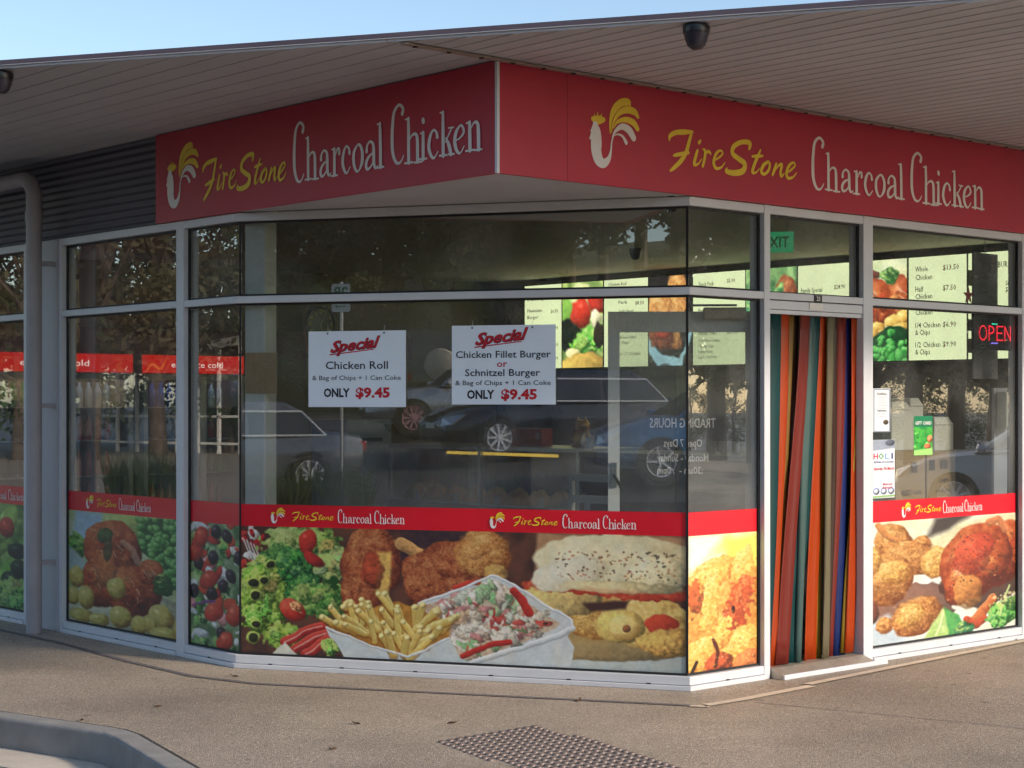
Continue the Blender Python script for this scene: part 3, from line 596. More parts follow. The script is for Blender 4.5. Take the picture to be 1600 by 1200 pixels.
# the solid end post, rain downpipe
obj('post', MB().box(FL, 4.478, 4.942, -0.10, 0.012, 0.0, Z_SB - 0.001), M_POST, bld, bevel=0.006)
pb = 0.15; px = on_wall(53, FL, pb)
bend = [FL.p(px, pb, 0.0), FL.p(px, pb, 2.92)] + [FL.p(px + 0.11 * (1 - math.cos(R(t))), pb + 0.02 * t / 90, 2.92 + 0.11 * math.sin(R(t))) for t in (15, 30, 45, 60, 75, 90)] + [FL.p(px + 1.6, pb + 0.02, 3.03)]
dp = obj('downpipe', MB().tube(bend, 0.052, 20), M_PIPE, bld, smooth=True)
for z in (0.45, 1.5, 2.45):
    obj('bracket', MB().box(FL, px - 0.03, px + 0.03, 0.012, 0.14, z, z + 0.03), M_PIPE, dp)
obj('socket', MB().tube([FL.p(px, pb, 2.74), FL.p(px, pb, 2.81)], 0.058, 20), M_PIPE, dp, smooth=True)
# charcoal corrugated sheet above the windows
mb = MB(); n = int((Z_ST - Z_SB) / 0.005); vs = []; 
for i in range(n + 1):
    z = Z_SB + (Z_ST - Z_SB) * i / n; b = -0.012 + 0.0045 * math.sin(2 * math.pi * (z - Z_SB) / 0.048); vs += [FL.p(3.163, b, z), FL.p(12.5, b, z)]
mb.add(vs, [(2 * i, 2 * i + 2, 2 * i + 3, 2 * i + 1) for i in range(n)])
obj('cladding', mb, M_CLAD, bld, smooth=True, angle=80)
# bulkhead behind the signs, walls, floor and ceiling of the shop
for F_, e_ in ((FL, 12.5), (FR, 6.65)):
    obj('bulkhead', MB().box(F_, 0.0, e_, -0.14, -0.03, Z_SB + 0.02, 3.18, 1, 0), M_CEIL, bld)
obj('wall', MB().box(FL, 7.8, 12.5, -0.3, 0.0, 0, Z_SB), M_CLAD, bld)
obj('party_wall', MB().box(FL, 7.8, 7.95, -6.9, -0.31, 0.0, 2.9), M_OLIVE, bld)
obj('back_wall', MB().box(FL, -0.1, 7.79, -6.95, -6.75, 0.0, 2.9), M_DARKWALL, bld)
obj('side_wall', MB().box(FR, 6.21, 6.74, -0.14, 0.0, 0.0, Z_SB), M_CLAD, bld)
inp = [FL.p(7.79, -0.11, 0), FL.p(AL, -0.11, 0), FR.p(AR, -0.11, 0), FR.p(6.74, -0.11, 0), FL.p(7.79, -6.74, 0)]
obj('shop_floor', MB().prism([p + Vector((0, 0, 0.004)) for p in inp], (0, 0, 0.03)), M_FLOOR, bld)
obj('ceiling', MB().prism([p + Vector((0, 0, 2.80)) for p in inp], (0, 0, 0.04)), M_CEIL, bld)
obj('corner_soffit', MB().prism([S + FL.bx * 0.0 + Vector((0, 0, Z_SB + 0.003)), P1 + Vector((0, 0, Z_SB + 0.003)), P2 + Vector((0, 0, Z_SB + 0.003))], (0, 0, 0.015)), M_SOFF, bld)
# white round-cornered column just inside the corner
ci = FC.at(0.0, 0, 0)
obj('column', MB().rbox(ci, on_wall(382, FC, -0.09), on_wall(414, FC, -0.09), -0.25, -0.09, 0.03, 2.80, 0.012), mat('column_white', (0.84, 0.85, 0.82), 0.5, 0, 0.03), bld)

# canopy: a thin flat roof whose edge runs parallel to the corner pane
def meet(F, b):     # where the eave over wall F meets the diagonal eave
    p0 = F.p(0, b, 0); t = (1.756 - (p0 - P1).dot(NC)) / F.ax.dot(NC); return t
tl, tr = meet(FL, 1.95), meet(FR, 2.75)
eave = [FL.p(14, 1.95, 0), FL.p(tl, 1.95, 0), FR.p(tr, 2.75, 0), FR.p(13, 2.75, 0)]
back = [FR.p(13, -8, 0), FL.p(14, -8, 0)]
zs = Vector((0, 0, 3.192))
obj('canopy', MB().prism([p + zs for p in eave + back], (0, 0, 0.022)), mat('canopy_edge', rgb(96, 84, 92), 0.5, 0.1, 0.1, 3), bld)
obj('roof', MB().prism([p + Vector((0, 0, 3.22)) for p in [FL.p(13, -1.2, 0), FL.p(1.2, -1.2, 0), FR.p(12, -1.2, 0), FL.p(13, -7.8, 0)]], (0, 0, 0.05)), M_CLAD, bld)
sof = obj('soffit', MB().prism([p + Vector((0, 0, 3.188)) for p in eave + back], (0, 0, 0.003)), M_SOFF, bld)
def clip(poly, n, d):
    out = []
    for i in range(len(poly)):
        p, q = poly[i], poly[(i + 1) % len(poly)]; dp_, dq = p[0] * n[0] + p[1] * n[1] - d, q[0] * n[0] + q[1] * n[1] - d
        if dp_ <= 0: out.append(p)
        if dp_ * dq < 0: t = dp_ / (dp_ - dq); out.append((p[0] + (q[0] - p[0]) * t, p[1] + (q[1] - p[1]) * t))
    return out
# coordinates in FL: (a, b).  The diagonal eave is a half plane there
nd = (FL.ax.dot(NC), FL.bx.dot(NC)); dd = 1.756 - (S - P1).dot(NC) - 0.012
def board(a0, a1, b0, b1, z):
    pl = clip([(a0, b0), (a1, b0), (a1, b1), (a0, b1)], nd, dd)
    if len(pl) < 3: return
    mb = MB(); mb.prism([FL.p(a, b, z) for a, b in pl], (0, 0, 3.187 - z))
    rb = clip([(a0, b0), (a1, b0), (a1, b0 + 0.010), (a0, b0 + 0.010)], nd, dd)
    if len(rb) >= 3: mb.prism([FL.p(a, b, z - 0.003) for a, b in rb], (0, 0, 0.0028))
    obj('lining_board', mb, M_SOFF, sof)
b = 0.004
while b < 1.93: board(0.006, 12, b + 0.0007, min(b + 0.15, 1.94), 3.176); b += 0.15
b = -4.6
while b < 1.93: board(-2.74, -0.006, b + 0.0007, b + 0.11, 3.176); b += 0.11
# joint strip with a row of screws above the right-hand sign
trm = obj('soffit_trim', MB().box(FR, -0.62, 6.2, 0.034, 0.075, 3.163, 3.171), mat('trim_beige', rgb(150, 134, 124), 0.5), bld)
for i in range(34):
    obj('screw', MB().tube([FR.p(-0.55 + i * 0.2, 0.056, 3.157), FR.p(-0.55 + i * 0.2, 0.056, 3.163)], 0.012, 8), M_BLACK, trm)

# ================================================================ shop signs
FLr = Frame(S, -DL, -DR)       # left wall read from left to right: a runs from negative to 0 at the corner
FRr = FR
sgl = root('shop_sign', FLr.p(-1.58, 0.02, Z_SB), 'red shop sign over the left windows ending at dark corrugated cladding', 'sign', 'red signs under the canopy')
obj('panel', MB().box(FL, 0.0, 3.159, 0.004, 0.030, Z_SB, Z_ST, 1, 0), M_RED, sgl)
sgr = root('shop_sign', FRr.p(3.1, 0.02, Z_SB), 'red shop sign over the doorway and the right-hand window', 'sign', 'red signs under the canopy')
obj('panel', MB().box(FR, 0.0, 0.431, 0.004, 0.030, Z_SB, Z_ST, 1, 0), M_RED, sgr)
obj('panel', MB().box(FR, 0.433, 6.2, 0.004, 0.030, Z_SB, Z_ST), M_RED, sgr)
obj('corner_trim', MB().prism([S + (FL.bx + FR.bx) * 0.028 + Vector((0, 0, Z_SB - 0.002)), S + FL.bx * 0.036 + FR.bx * 0.020 + Vector((0, 0, Z_SB - 0.002)), S + (FL.bx + FR.bx) * 0.037 + Vector((0, 0, Z_SB - 0.002)), S + FR.bx * 0.036 + FL.bx * 0.020 + Vector((0, 0, Z_SB - 0.002))], (0, 0, Z_ST - Z_SB)), M_ALU_N, sgr)
def logo(parent, F, b, rooster, fs, words, n=6):
    obj('rooster_tail', brush(MB(), W_RY, B_R, rooster, F, b, n), M_YELL_L, parent)
    obj('rooster_body', brush(MB(), W_RW, B_R, rooster, F, b + 0.0007, n), M_WHITE_L, parent)
    obj('yellow_lettering', brush(MB(), W_FS, B_FS, fs, F, b, n), M_YELL_L, parent)
    m = MB()
    for strokes, box, dest in words: brush(m, strokes, box, dest, F, b, n)
    obj('white_lettering', m, M_WHITE_L, parent)
logo(sgr, FR, 0.0325, B_R, B_FS, [(W_CH, B_CH, B_CH), (W_CK, B_CK, B_CK)])
logo(sgl, FLr, 0.0325, (-3.03, -2.66, 2.707, 3.085), (-2.615, -1.74, 2.72, 2.965), [(W_CH, B_CH, (-1.68, -0.85, 2.735, 3.075)), (W_CK, B_CK, (-0.80, -0.072, 2.735, 3.06))])

# ================================================================ printed films on the lower window panes
M_PRINT = print_mat('printed_window_film', 0.36, 0.2)
def film(name_label, F, a0, a1, width_px, paint, logos, group='printed films on the lower panes', b=-0.0415):
    """F reads left to right from a0 to a1"""
    r = root('window_graphic', F.p((a0 + a1) / 2, b, Z_GL), name_label, 'window graphic', group)
    paint.finish().sheet('picture', F, a0, a1, Z_GL + 0.012, Z_BB, b, M_PRINT, r, gain=0.94)
    obj('red_band', MB().add([F.p(a0, b, Z_BB), F.p(a1, b, Z_BB), F.p(a1, b, Z_BT), F.p(a0, b, Z_BT)], [(0, 1, 2, 3)]), M_BAND, r)
    for ro, fs, cc in logos:
        h0, h = Z_BB, Z_BT - Z_BB
        obj('rooster_tail', brush(MB(), W_RY, B_R, (*ro, h0 + h * 0.15, h0 + h * 0.86), F, b + 0.0018, 3), M_YELL_L, r)
        obj('rooster_body', brush(MB(), W_RW, B_R, (*ro, h0 + h * 0.15, h0 + h * 0.86), F, b + 0.003, 3), M_WHITE_L, r)
        obj('yellow_lettering', brush(MB(), W_FS, B_FS, (*fs, h0 + h * 0.26, h0 + h * 0.70), F, b + 0.0018, 3), M_YELL_L, r)
        k = (B_CH[1] - B_CH[0]) / (B_CC[1] - B_CC[0]); k2 = (B_CK[0] - B_CC[0]) / (B_CC[1] - B_CC[0]); w = cc[1] - cc[0]; m = MB()
        brush(m, W_CH, B_CH, (cc[0], cc[0] + k * w, h0 + h * 0.22, h0 + h * 0.84), F, b + 0.0018, 3); brush(m, W_CK, B_CK, (cc[0] + k2 * w, cc[1], h0 + h * 0.22, h0 + h * 0.82), F, b + 0.0018, 3)
        obj('white_lettering', m, M_WHITE_L, r)
    return r
def xs_of(F, *us): return tuple(on_wall(u, F, -0.0415) for u in us)

# ---- big corner picture: lettuce, fried chicken, chips in a tray, coleslaw, grilled sandwich
p = Paint(692, 216, (70, 42, 36), 3); p.wash((66, 40, 36), (104, 60, 44), 26)
p.poly([(470, 0), (692, 0), (692, 60), (470, 60)], (168, 120, 84), 6, col2=(196, 150, 100), tsc=14)
p.poly([(260, 0), (420, 0), (400, 40), (260, 52)], (48, 34, 46), 5, col2=(70, 44, 44))
# greek salad corner
p.scraps((0, 34, 4, 70), 22, [(190, 36, 34), (214, 60, 48), (232, 224, 214), (150, 30, 40), (206, 210, 190)], (4, 11))
for k in range(4): p.line([(2 + k * 7, 22 + k * 3), (20 + k * 6, 60 + k * 4)], 3.2, (236, 224, 214), op=0.85)
# lettuce
p.frill(100, 28, 62, 36, (140, 176, 80), 14, (50, 84, 30), (206, 222, 130)); p.frill(82, 78, 56, 46, (52, 124, 54), 26, (10, 44, 20), (130, 190, 84)); p.frill(34, 120, 42, 62, (150, 186, 64), 26, (44, 74, 20), (224, 236, 130)); p.frill(92, 60, 34, 22, (60, 140, 60), 14, (12, 50, 22), (150, 206, 100))
p.frill(128, 122, 52, 30, (108, 158, 66), 10); p.frill(150, 60, 26, 40, (176, 184, 104), 8)
for x, y, r in ((22, 96, 8), (24, 118, 9), (40, 92, 7), (48, 64, 7), (24, 166, 7), (20, 190, 9), (50, 176, 5)):
    p.blob(x, y, r + 2.5, r + 2, (170, 196, 84), wob=0.1); p.blob(x, y, r, r * 0.85, (36, 44, 24), (16, 20, 12), (60, 70, 36), wob=0.15)
p.frill(70, 186, 34, 24, (150, 180, 60), 8)
p.blob(112, 24, 15, 22, (206, 46, 34), rot=20, wob=0.2, gloss=0.2); p.blob(122, 54, 18, 10, (170, 36, 30), rot=35, wob=0.2)
p.blob(86, 140, 22, 17, (198, 44, 30), (110, 20, 16), (236, 120, 80), rot=30, wob=0.08); p.blob(92, 134, 11, 8, (226, 150, 96), rot=30, wob=0.3, tex=0.4, tsc=3); p.specks(84, 102, 126, 144, 26, [(248, 220, 150), (150, 40, 24)], (0.7, 1.5))
for a in (((74, 196), (104, 176), (134, 164)), ((90, 206), (120, 186), (142, 176)), ((108, 213), (130, 196), (146, 184))): p.line(a, 15, (196, 36, 32), (232, 90, 70), (130, 18, 20)); p.line(a, 2.5, (240, 200, 180), op=0.7)
p.frill(148, 200, 16, 16, (176, 200, 90), 5); p.poly([(52, 216), (74, 196), (96, 216)], (226, 224, 204), 2)
# fried chicken
p.crust(214, 60, 46, 66, 8, 1); p.crust(196, 110, 34, 44, 0, 1); p.poly([(226, 40), (246, 38), (244, 108), (222, 112)], (222, 178, 84), 5, 0.2, 5); p.line([(262, 24), (292, 40), (310, 52)], 22, (206, 150, 84), tex=0.3)
p.blob(216, 70, 18, 30, (168, 58, 34), wob=0.3, tex=0.3, op=0.8)
p.crust(336, 58, 74, 40, -14, 1); p.crust(390, 40, 44, 44, 0, 0); p.crust(306, 92, 40, 34, 0, 1); p.crust(360, 96, 48, 26, -10, 1); p.blob(410, 70, 18, 22, (222, 176, 90), wob=0.3, tex=0.3, op=0.7)
# sandwich
p.blob(580, 168, 190, 50, (206, 176, 104), (150, 116, 60), (236, 216, 150), wob=0.03, tex=0.06); p.blob(560, 205, 170, 34, (196, 206, 198), (150, 160, 156), (226, 232, 226), wob=0.02, tex=0.05)
p.blob(560, 176, 140, 26, (168, 136, 76), wob=0.05, tex=0.1, op=0.9)
p.crust(560, 122, 86, 44, 4, 2, 0.08); p.blob(510, 104, 60, 30, (226, 190, 110), wob=0.1, tex=0.15); p.blob(640, 140, 66, 40, (232, 196, 100), (160, 110, 50), (250, 230, 160), wob=0.1, tex=0.25)
p.blob(596, 146, 36, 28, (236, 196, 96), wob=0.06, tex=0.15); p.blob(602, 148, 22, 20, (242, 212, 120), (176, 130, 56), wob=0.05); p.blob(604, 150, 6, 6, (156, 92, 50), wob=0.1)
p.blob(654, 142, 24, 17, (202, 60, 34), (140, 34, 22), wob=0.25); p.blob(660, 170, 40, 22, (226, 170, 80), wob=0.2, tex=0.3); p.poly([(540, 110), (610, 104), (604, 118), (552, 122)], (70, 40, 36), 5)
for x, y, rx, ry in ((500, 84, 52, 11), (560, 88, 60, 10), (630, 92, 64, 13), (676, 92, 30, 10)): p.blob(x, y, rx, ry, (198, 58, 36), (130, 34, 24), (236, 120, 80), wob=0.3, tex=0.2, wsc=8)
p.blob(596, 44, 130, 44, (236, 224, 176), (186, 160, 104), (250, 246, 214), rot=2, wob=0.05, tex=0.12, tsc=12); p.blob(520, 66, 60, 26, (232, 226, 196), (200, 180, 130), (250, 246, 226), rot=-14, wob=0.1); p.blob(650, 62, 46, 30, (240, 226, 170), wob=0.08)
p.blob(590, 84, 90, 10, (234, 214, 150), wob=0.2, op=0.8)
p.specks(500, 680, 26, 74, 170, [(80, 60, 40), (120, 70, 46), (60, 60, 44), (176, 120, 80), (196, 110, 80)], (0.6, 2.0), 0.8)
# coleslaw in its white tray
p.poly([(290, 122), (404, 70), (416, 72), (522, 138), (527, 152), (518, 164), (530, 180), (520, 216), (230, 216), (262, 190)], (210, 218, 216), 2, 0.04, 20)
p.poly([(300, 124), (404, 80), (414, 82), (506, 146), (500, 154), (372, 212), (346, 206), (318, 178)], (214, 196, 164), 2, col2=(196, 160, 130), tsc=6)
region = (306, 500, 84, 208)
for k in range(230):
    x, y = p.rnd.uniform(*region[:2]), p.rnd.uniform(*region[2:])
    if (y - 84) < (404 - x) * 0.44 or (y - 84) < (x - 410) * 0.70 or (y - 204) > (372 - x) * 0.44 or (x < 350 and y > 146 + (x - 300) * 1.0): continue
    c = p.rnd.choice([(226, 216, 190), (236, 230, 208), (230, 206, 184), (234, 226, 206), (222, 196, 166), (198, 66, 56), (206, 130, 126), (168, 206, 150), (132, 188, 122), (214, 224, 196), (226, 184, 142), (228, 222, 204)])
    rr = p.rnd.uniform(6, 20); p.blob(x, y, rr, rr * p.rnd.uniform(0.25, 0.55), c, rot=p.rnd.uniform(0, 180), wob=0.45, tex=0.22, tsc=3, wsc=5, op=0.92, edge=0.35)
    if k % 9 == 0: p.line([(x, y), (x + p.rnd.uniform(-14, 14), y + p.rnd.uniform(-8, 8)), (x + p.rnd.uniform(-24, 24), y + p.rnd.uniform(-12, 12))], 3.5, p.rnd.choice([(190, 44, 44), (206, 90, 60), (90, 140, 80)]), op=0.8)
    if k % 13 == 0: p.blob(x, y, 4, 2, (50, 44, 34), wob=0.3)
p.line([(360, 204), (396, 186), (430, 178)], 9, (196, 40, 34)); p.line([(346, 92), (366, 84), (384, 84)], 8, (206, 56, 40)); p.line([(436, 96), (452, 112), (462, 130)], 12, (196, 44, 36), tex=0.2)
p.line([(290, 122), (404, 72), (414, 73), (523, 139), (526, 152)], 5, (228, 232, 230)); p.line([(526, 152), (500, 166), (372, 215)], 9, (214, 222, 220))
# chips
p.poly([(140, 166), (150, 172), (272, 210), (338, 176), (352, 200), (360, 216), (170, 216), (160, 196)], (206, 216, 214), 2, 0.04, 20)
p.poly([(142, 164), (180, 140), (260, 118), (340, 150), (338, 178), (272, 210), (214, 192)], (176, 112, 36), 3, col2=(206, 146, 50))
fr = []
for k in range(64):
    x, y = p.rnd.uniform(150, 338), p.rnd.uniform(116, 196)
    if y - 116 < abs(x - 246) * 0.30 or y > 160 + (x - 150) * 0.38 or y > 206 - (x - 272) * 0.52: continue
    fr.append((y, x))
for y, x in sorted(fr):
    t = math.degrees(math.atan2(226 - y, 268 - x)) + p.rnd.gauss(0, 17); l = p.rnd.uniform(16, 30); k = p.rnd.uniform(0.88, 1.08)
    dx, dy = l * math.cos(R(t)), l * math.sin(R(t)) * 0.8; w = p.rnd.uniform(8.5, 11.5)
    p.line([(x - dx, y - dy + 2), (x + dx, y + dy + 2)], w + 2.5, (150, 84, 20), op=0.5); p.line([(x - dx, y - dy), (x + dx, y + dy)], w, (224 * k, 194 * k, 92 * k), (250, 236, 150), (190, 138, 44), tex=0.14)
    p.blob(x - dx, y - dy, w * 0.45, w * 0.4, (246, 226, 140), wob=0.1, tex=0.1)
p.line([(142, 166), (214, 194), (272, 211), (338, 178)], 4, (222, 228, 226))
film('wide food picture on the chamfered corner pane with chips, coleslaw and a grilled sandwich', FC, 0.014, LC - 0.028, 692, p, [(xs_of(FC, 423, 446), xs_of(FC, 457, 522), xs_of(FC, 528, 633)), (xs_of(FC, 765, 789), xs_of(FC, 802, 872), xs_of(FC, 879, 995))])

# ---- left window: roast chicken with potatoes and peas
p = Paint(176, 196, (176, 196, 150), 5); p.wash((168, 190, 120), (196, 204, 160), 30)
p.poly([(14, 0), (60, 0), (50, 40), (36, 60), (4, 56)], (164, 196, 208), 8, tex=0.1); p.poly([(58, 0), (116, 0), (112, 50), (60, 52)], (186, 206, 112), 6, col2=(206, 216, 130)); p.blob(96, 8, 30, 34, (170, 196, 96), op=0.7)
p.frill(8, 66, 22, 26, (90, 150, 50), 6); p.poly([(0, 60), (30, 90), (20, 130), (0, 120)], (170, 190, 180), 6)
p.poly([(112, 4), (176, 0), (176, 120), (150, 110), (130, 70), (112, 56)], (36, 86, 40), 3)
for k in range(170):
    x, y = p.rnd.uniform(112, 180), p.rnd.uniform(0, 120)
    if x < 112 + max(0, y - 50) * 0.8: continue
    p.blob(x, y, 5, 5.4, (92, 168, 72), (34, 92, 36), (170, 216, 130), wob=0.03, tex=0.04, gloss=0.2)
p.blob(90, 170, 110, 44, (196, 190, 160), op=0.8)
p.roast(72, 62, 46, 50, -10); p.roast(56, 118, 34, 46, 10); p.roast(100, 128, 46, 44, -14); p.roast(128, 92, 16, 22, 30)
p.blob(62, 96, 16, 30, (214, 120, 60), wob=0.2, tex=0.2, op=0.7); p.blob(60, 38, 12, 14, (70, 90, 44), wob=0.4, tex=0.4); p.blob(64, 66, 8, 22, (60, 70, 40), wob=0.4, op=0.7); p.line([(88, 46), (104, 60), (112, 80)], 10, (212, 170, 140), tex=0.3, op=0.6); p.frill(148, 110, 14, 18, (46, 84, 40), 5)
for x, y, rx, ry in ((14, 118, 13, 18), (8, 150, 12, 16), (30, 150, 14, 20), (22, 182, 22, 12), (50, 186, 16, 11), (84, 176, 18, 20), (112, 184, 12, 18), (146, 164, 18, 20), (128, 178, 8, 16), (150, 190, 22, 12), (172, 178, 10, 20), (78, 128, 14, 18)):
    p.blob(x, y, rx, ry, (206, 184, 80), (120, 84, 26), (240, 226, 140), wob=0.08, tex=0.14, gloss=0.12)
xl = lambda *us: tuple(on_wall(u, FLr, -0.0415) for u in us)
film('food picture of a roast chicken with potatoes and peas on the left window', FLr, -4.43, -2.965, 176, p, [(xl(135, 147), xl(152, 183), xl(186, 237))])
# ---- narrow pane: greek salad
p = Paint(90, 196, (90, 130, 70), 7); p.wash((70, 110, 60), (150, 180, 130), 14)
for k in range(14): p.frill(p.rnd.uniform(0, 90), p.rnd.uniform(20, 196), 18, 16, p.rnd.choice([(90, 160, 70), (120, 180, 96), (170, 206, 150)]), 4)
p.scraps((0, 90, 0, 196), 46, [(226, 232, 222), (210, 220, 214), (196, 44, 36), (214, 70, 40), (226, 230, 216), (120, 180, 90), (232, 150, 150)], (6, 14))
for x, y in ((16, 66), (48, 14), (66, 20), (42, 54), (72, 80), (58, 98), (40, 112), (86, 50), (56, 172), (8, 110)): p.blob(x, y, 9, 11, (34, 24, 34), (10, 8, 14), (90, 70, 90), wob=0.1, gloss=0.3)
for x, y in ((20, 24), (34, 90), (44, 140), (78, 140), (62, 184), (8, 50)): p.blob(x, y, 13, 18, (204, 52, 34), (120, 24, 18), (240, 130, 90), rot=p.rnd.uniform(0, 90), wob=0.12, gloss=0.2)
p.line([(6, 134), (24, 128), (44, 124)], 3.5, (130, 60, 140))
film('narrow salad picture with black olives and tomato left of the corner pane', FLr, -2.88, -AL - 0.012, 90, p, [])
# ---- far left pane beyond the downpipe: green vegetables
p = Paint(150, 180, (70, 110, 50), 9); p.wash((60, 110, 40), (150, 190, 90), 18)
for k in range(9): p.blob(p.rnd.uniform(0, 150), p.rnd.uniform(10, 170), 16, 40, p.rnd.choice([(110, 170, 60), (150, 190, 80), (60, 120, 50)]), rot=p.rnd.uniform(-30, 30), wob=0.06, gloss=0.2)
for x, y in ((112, 40), (70, 40), (20, 60)): p.blob(x, y, 13, 18, (196, 44, 34), gloss=0.25)
for x, y in ((128, 80), (134, 110), (118, 130)): p.blob(x, y, 16, 15, (20, 34, 24), (8, 14, 12), (60, 90, 60), gloss=0.2)
p.frill(124, 150, 40, 26, (130, 180, 80), 8)
film('green vegetable picture on the pane left of the downpipe', FLr, -6.4, -4.99, 150, p, [(xl(-66, -54), xl(-50, -22), xl(-16, 38))])
# ---- small pane right of the corner: crispy chicken close-up
p = Paint(116, 216, (230, 226, 170), 11); p.wash((238, 232, 190), (250, 236, 120), 40); p.poly([(0, 0), (60, 0), (20, 46), (0, 56)], (214, 232, 232), 14)
p.poly([(60, 10), (116, 0), (116, 70), (60, 60)], (246, 232, 90), 14)
p.blob(60, 150, 90, 112, (226, 150, 60), (176, 80, 30), (250, 214, 110), wob=0.05, tex=0.25)
for x, y, rx, ry, rt in ((44, 60, 40, 22, -20), (34, 120, 16, 70, 6), (90, 60, 18, 40, 10), (20, 190, 34, 24, -50), (88, 180, 40, 26, -30), (60, 150, 16, 40, 20)): p.blob(x, y, rx, ry, (240, 196, 84), (206, 120, 44), (254, 236, 150), rot=rt, wob=0.2, tex=0.3, tsc=4, wsc=7)
p.blob(12, 98, 13, 28, (216, 76, 36), wob=0.5, tex=0.4, wsc=7, op=0.8); p.blob(84, 110, 20, 40, (214, 70, 36), (160, 40, 24), (240, 150, 80), rot=20, wob=0.5, tex=0.4, wsc=8, op=0.8); p.blob(50, 205, 22, 16, (206, 84, 44), wob=0.2, tex=0.3); p.blob(100, 206, 24, 18, (222, 120, 60), wob=0.2, tex=0.3)
p.blob(74, 124, 4, 8, (60, 20, 16), wob=0.3); p.line([(40, 168), (48, 190), (46, 210)], 5, (90, 34, 20), tex=0.3); p.line([(8, 216), (16, 200)], 5, (50, 24, 16)); p.specks(20, 116, 40, 210, 160, [(250, 226, 150), (206, 96, 40), (236, 160, 60)], (0.6, 1.8), 0.6)
film('close-up picture of golden fried chicken beside the doorway', FR, AR + 0.026, 1.955, 116, p, [])
# ---- right window: fried pieces and a roast chicken on a white plate
p = Paint(232, 200, (226, 230, 214), 13); p.wash((222, 230, 224), (236, 232, 196), 50)
p.poly([(100, 0), (170, -10), (120, 22), (84, 34)], (70, 60, 56), 10); p.poly([(88, 40), (130, 18), (180, 4), (232, 0), (232, 60), (150, 80), (96, 90)], (222, 214, 166), 8, tex=0.04)
p.blob(70, 146, 60, 40, (110, 60, 44), wob=0.2, op=0.8); p.poly([(0, 160), (30, 150), (60, 190), (50, 200), (0, 200)], (190, 206, 216), 8)
p.crust(38, 34, 26, 30, -20, 0); p.line([(16, 6), (24, 20), (40, 30)], 9, (206, 130, 66), tex=0.3); p.crust(74, 46, 18, 18, 0, 0); p.crust(66, 62, 44, 26, 20, 0); p.crust(100, 74, 22, 26, 0, 2); p.crust(30, 92, 40, 44, 20, 0); p.crust(8, 62, 14, 22, 0, 2); p.crust(40, 84, 24, 20, 0, 2)
p.blob(4, 146, 12, 18, (120, 60, 40), wob=0.2); p.crust(24, 168, 12, 14, 0, 0); p.crust(70, 160, 40, 32, -30, 0); p.crust(62, 158, 22, 18, -20, 2)
p.blob(176, 118, 70, 40, (70, 34, 26), wob=0.2, op=0.85)
p.roast(210, 70, 34, 58, 16); p.roast(164, 78, 56, 66, 34); p.roast(140, 112, 26, 40, 10); p.blob(152, 128, 22, 30, (226, 150, 70), wob=0.1, tex=0.2, op=0.7); p.blob(160, 66, 30, 40, (206, 62, 40), rot=30, wob=0.2, tex=0.25, op=0.6)
p.line([(186, 14), (200, 10), (214, 30)], 12, (206, 120, 70), tex=0.25); p.line([(190, 148), (176, 164), (162, 184)], 18, (206, 104, 50), (240, 160, 90), (130, 44, 22), tex=0.2); p.line([(150, 178), (164, 190), (176, 180)], 12, (186, 70, 36), tex=0.3)
p.specks(120, 226, 30, 120, 90, [(60, 24, 16), (90, 40, 20), (40, 30, 20)], (0.6, 1.5), 0.7)
p.poly([(112, 152), (84, 200), (138, 200), (134, 174)], (170, 210, 110), 3, col2=(204, 224, 140)); p.poly([(114, 150), (120, 200), (150, 200), (136, 168)], (86, 176, 84), 3, col2=(60, 150, 76)); p.line([(112, 160), (108, 180), (100, 198)], 2.5, (226, 236, 170)); p.frill(146, 192, 16, 10, (40, 120, 80), 4)
p.frill(206, 176, 24, 24, (96, 184, 76), 8); p.frill(224, 160, 12, 14, (60, 110, 50), 4); p.line([(204, 178), (212, 150), (218, 128)], 3, (190, 210, 130)); p.specks(190, 230, 140, 160, 30, [(214, 206, 150), (90, 80, 50)], (1, 2.5))
film('picture of fried chicken pieces and a roast chicken on the right-hand window', FR, 2.935, 4.517, 232, p, [(xs_of(FR, 1408, 1423), xs_of(FR, 1430, 1470), xs_of(FR, 1473, 1534))])

# ================================================================ menu boards on the far wall
FM = Frame(FLr.p(0, -6.62, 0), -DL, -DR)
MZ0, MZ1 = 1.885, 2.735
M_LIT = emit('lit_menu_face', rgb(212, 220, 172), 0.92)
M_MENUPIC = emit('lit_menu_picture', (1, 1, 1), 1.0, 'Col')
um = lambda u: on_wall(u, FM)
def menu(u0, u1, label, lines=None, pic=None, cols=None):
    a0, a1 = um(u0), um(u1)
    r = root('menu_board', FM.p((a0 + a1) / 2, 0, MZ0), label, 'menu board', 'lit menu boards over the counter')
    obj('housing', MB().box(FM, a0 - 0.012, a1 + 0.012, -0.07, -0.004, MZ0 - 0.015, MZ1 + 0.03), M_BLACK, r)
    if pic is not None: pic.finish(1.6, 0.06, 0.03).sheet('picture', FM, a0, a1, MZ0, MZ1, 0.001, M_MENUPIC, r)
    else:
        obj('face', MB().box(FM, a0, a1, -0.003, 0.0, MZ0, MZ1), M_LIT, r)
        k, d = MB(), MB(); w = a1 - a0
        for (fx, fz, tx, sz, wd, red) in lines:
            text(d if red else k, tx, FM, a0 + fx * w, MZ0 + fz * (MZ1 - MZ0), 0.003, sz, width=wd * w if wd else None, bold=0.012, res=1)
        if k.v: obj('lettering', k, M_INK, r)
        if d.v: obj('price_lettering', d, M_REDINK, r)
    return r
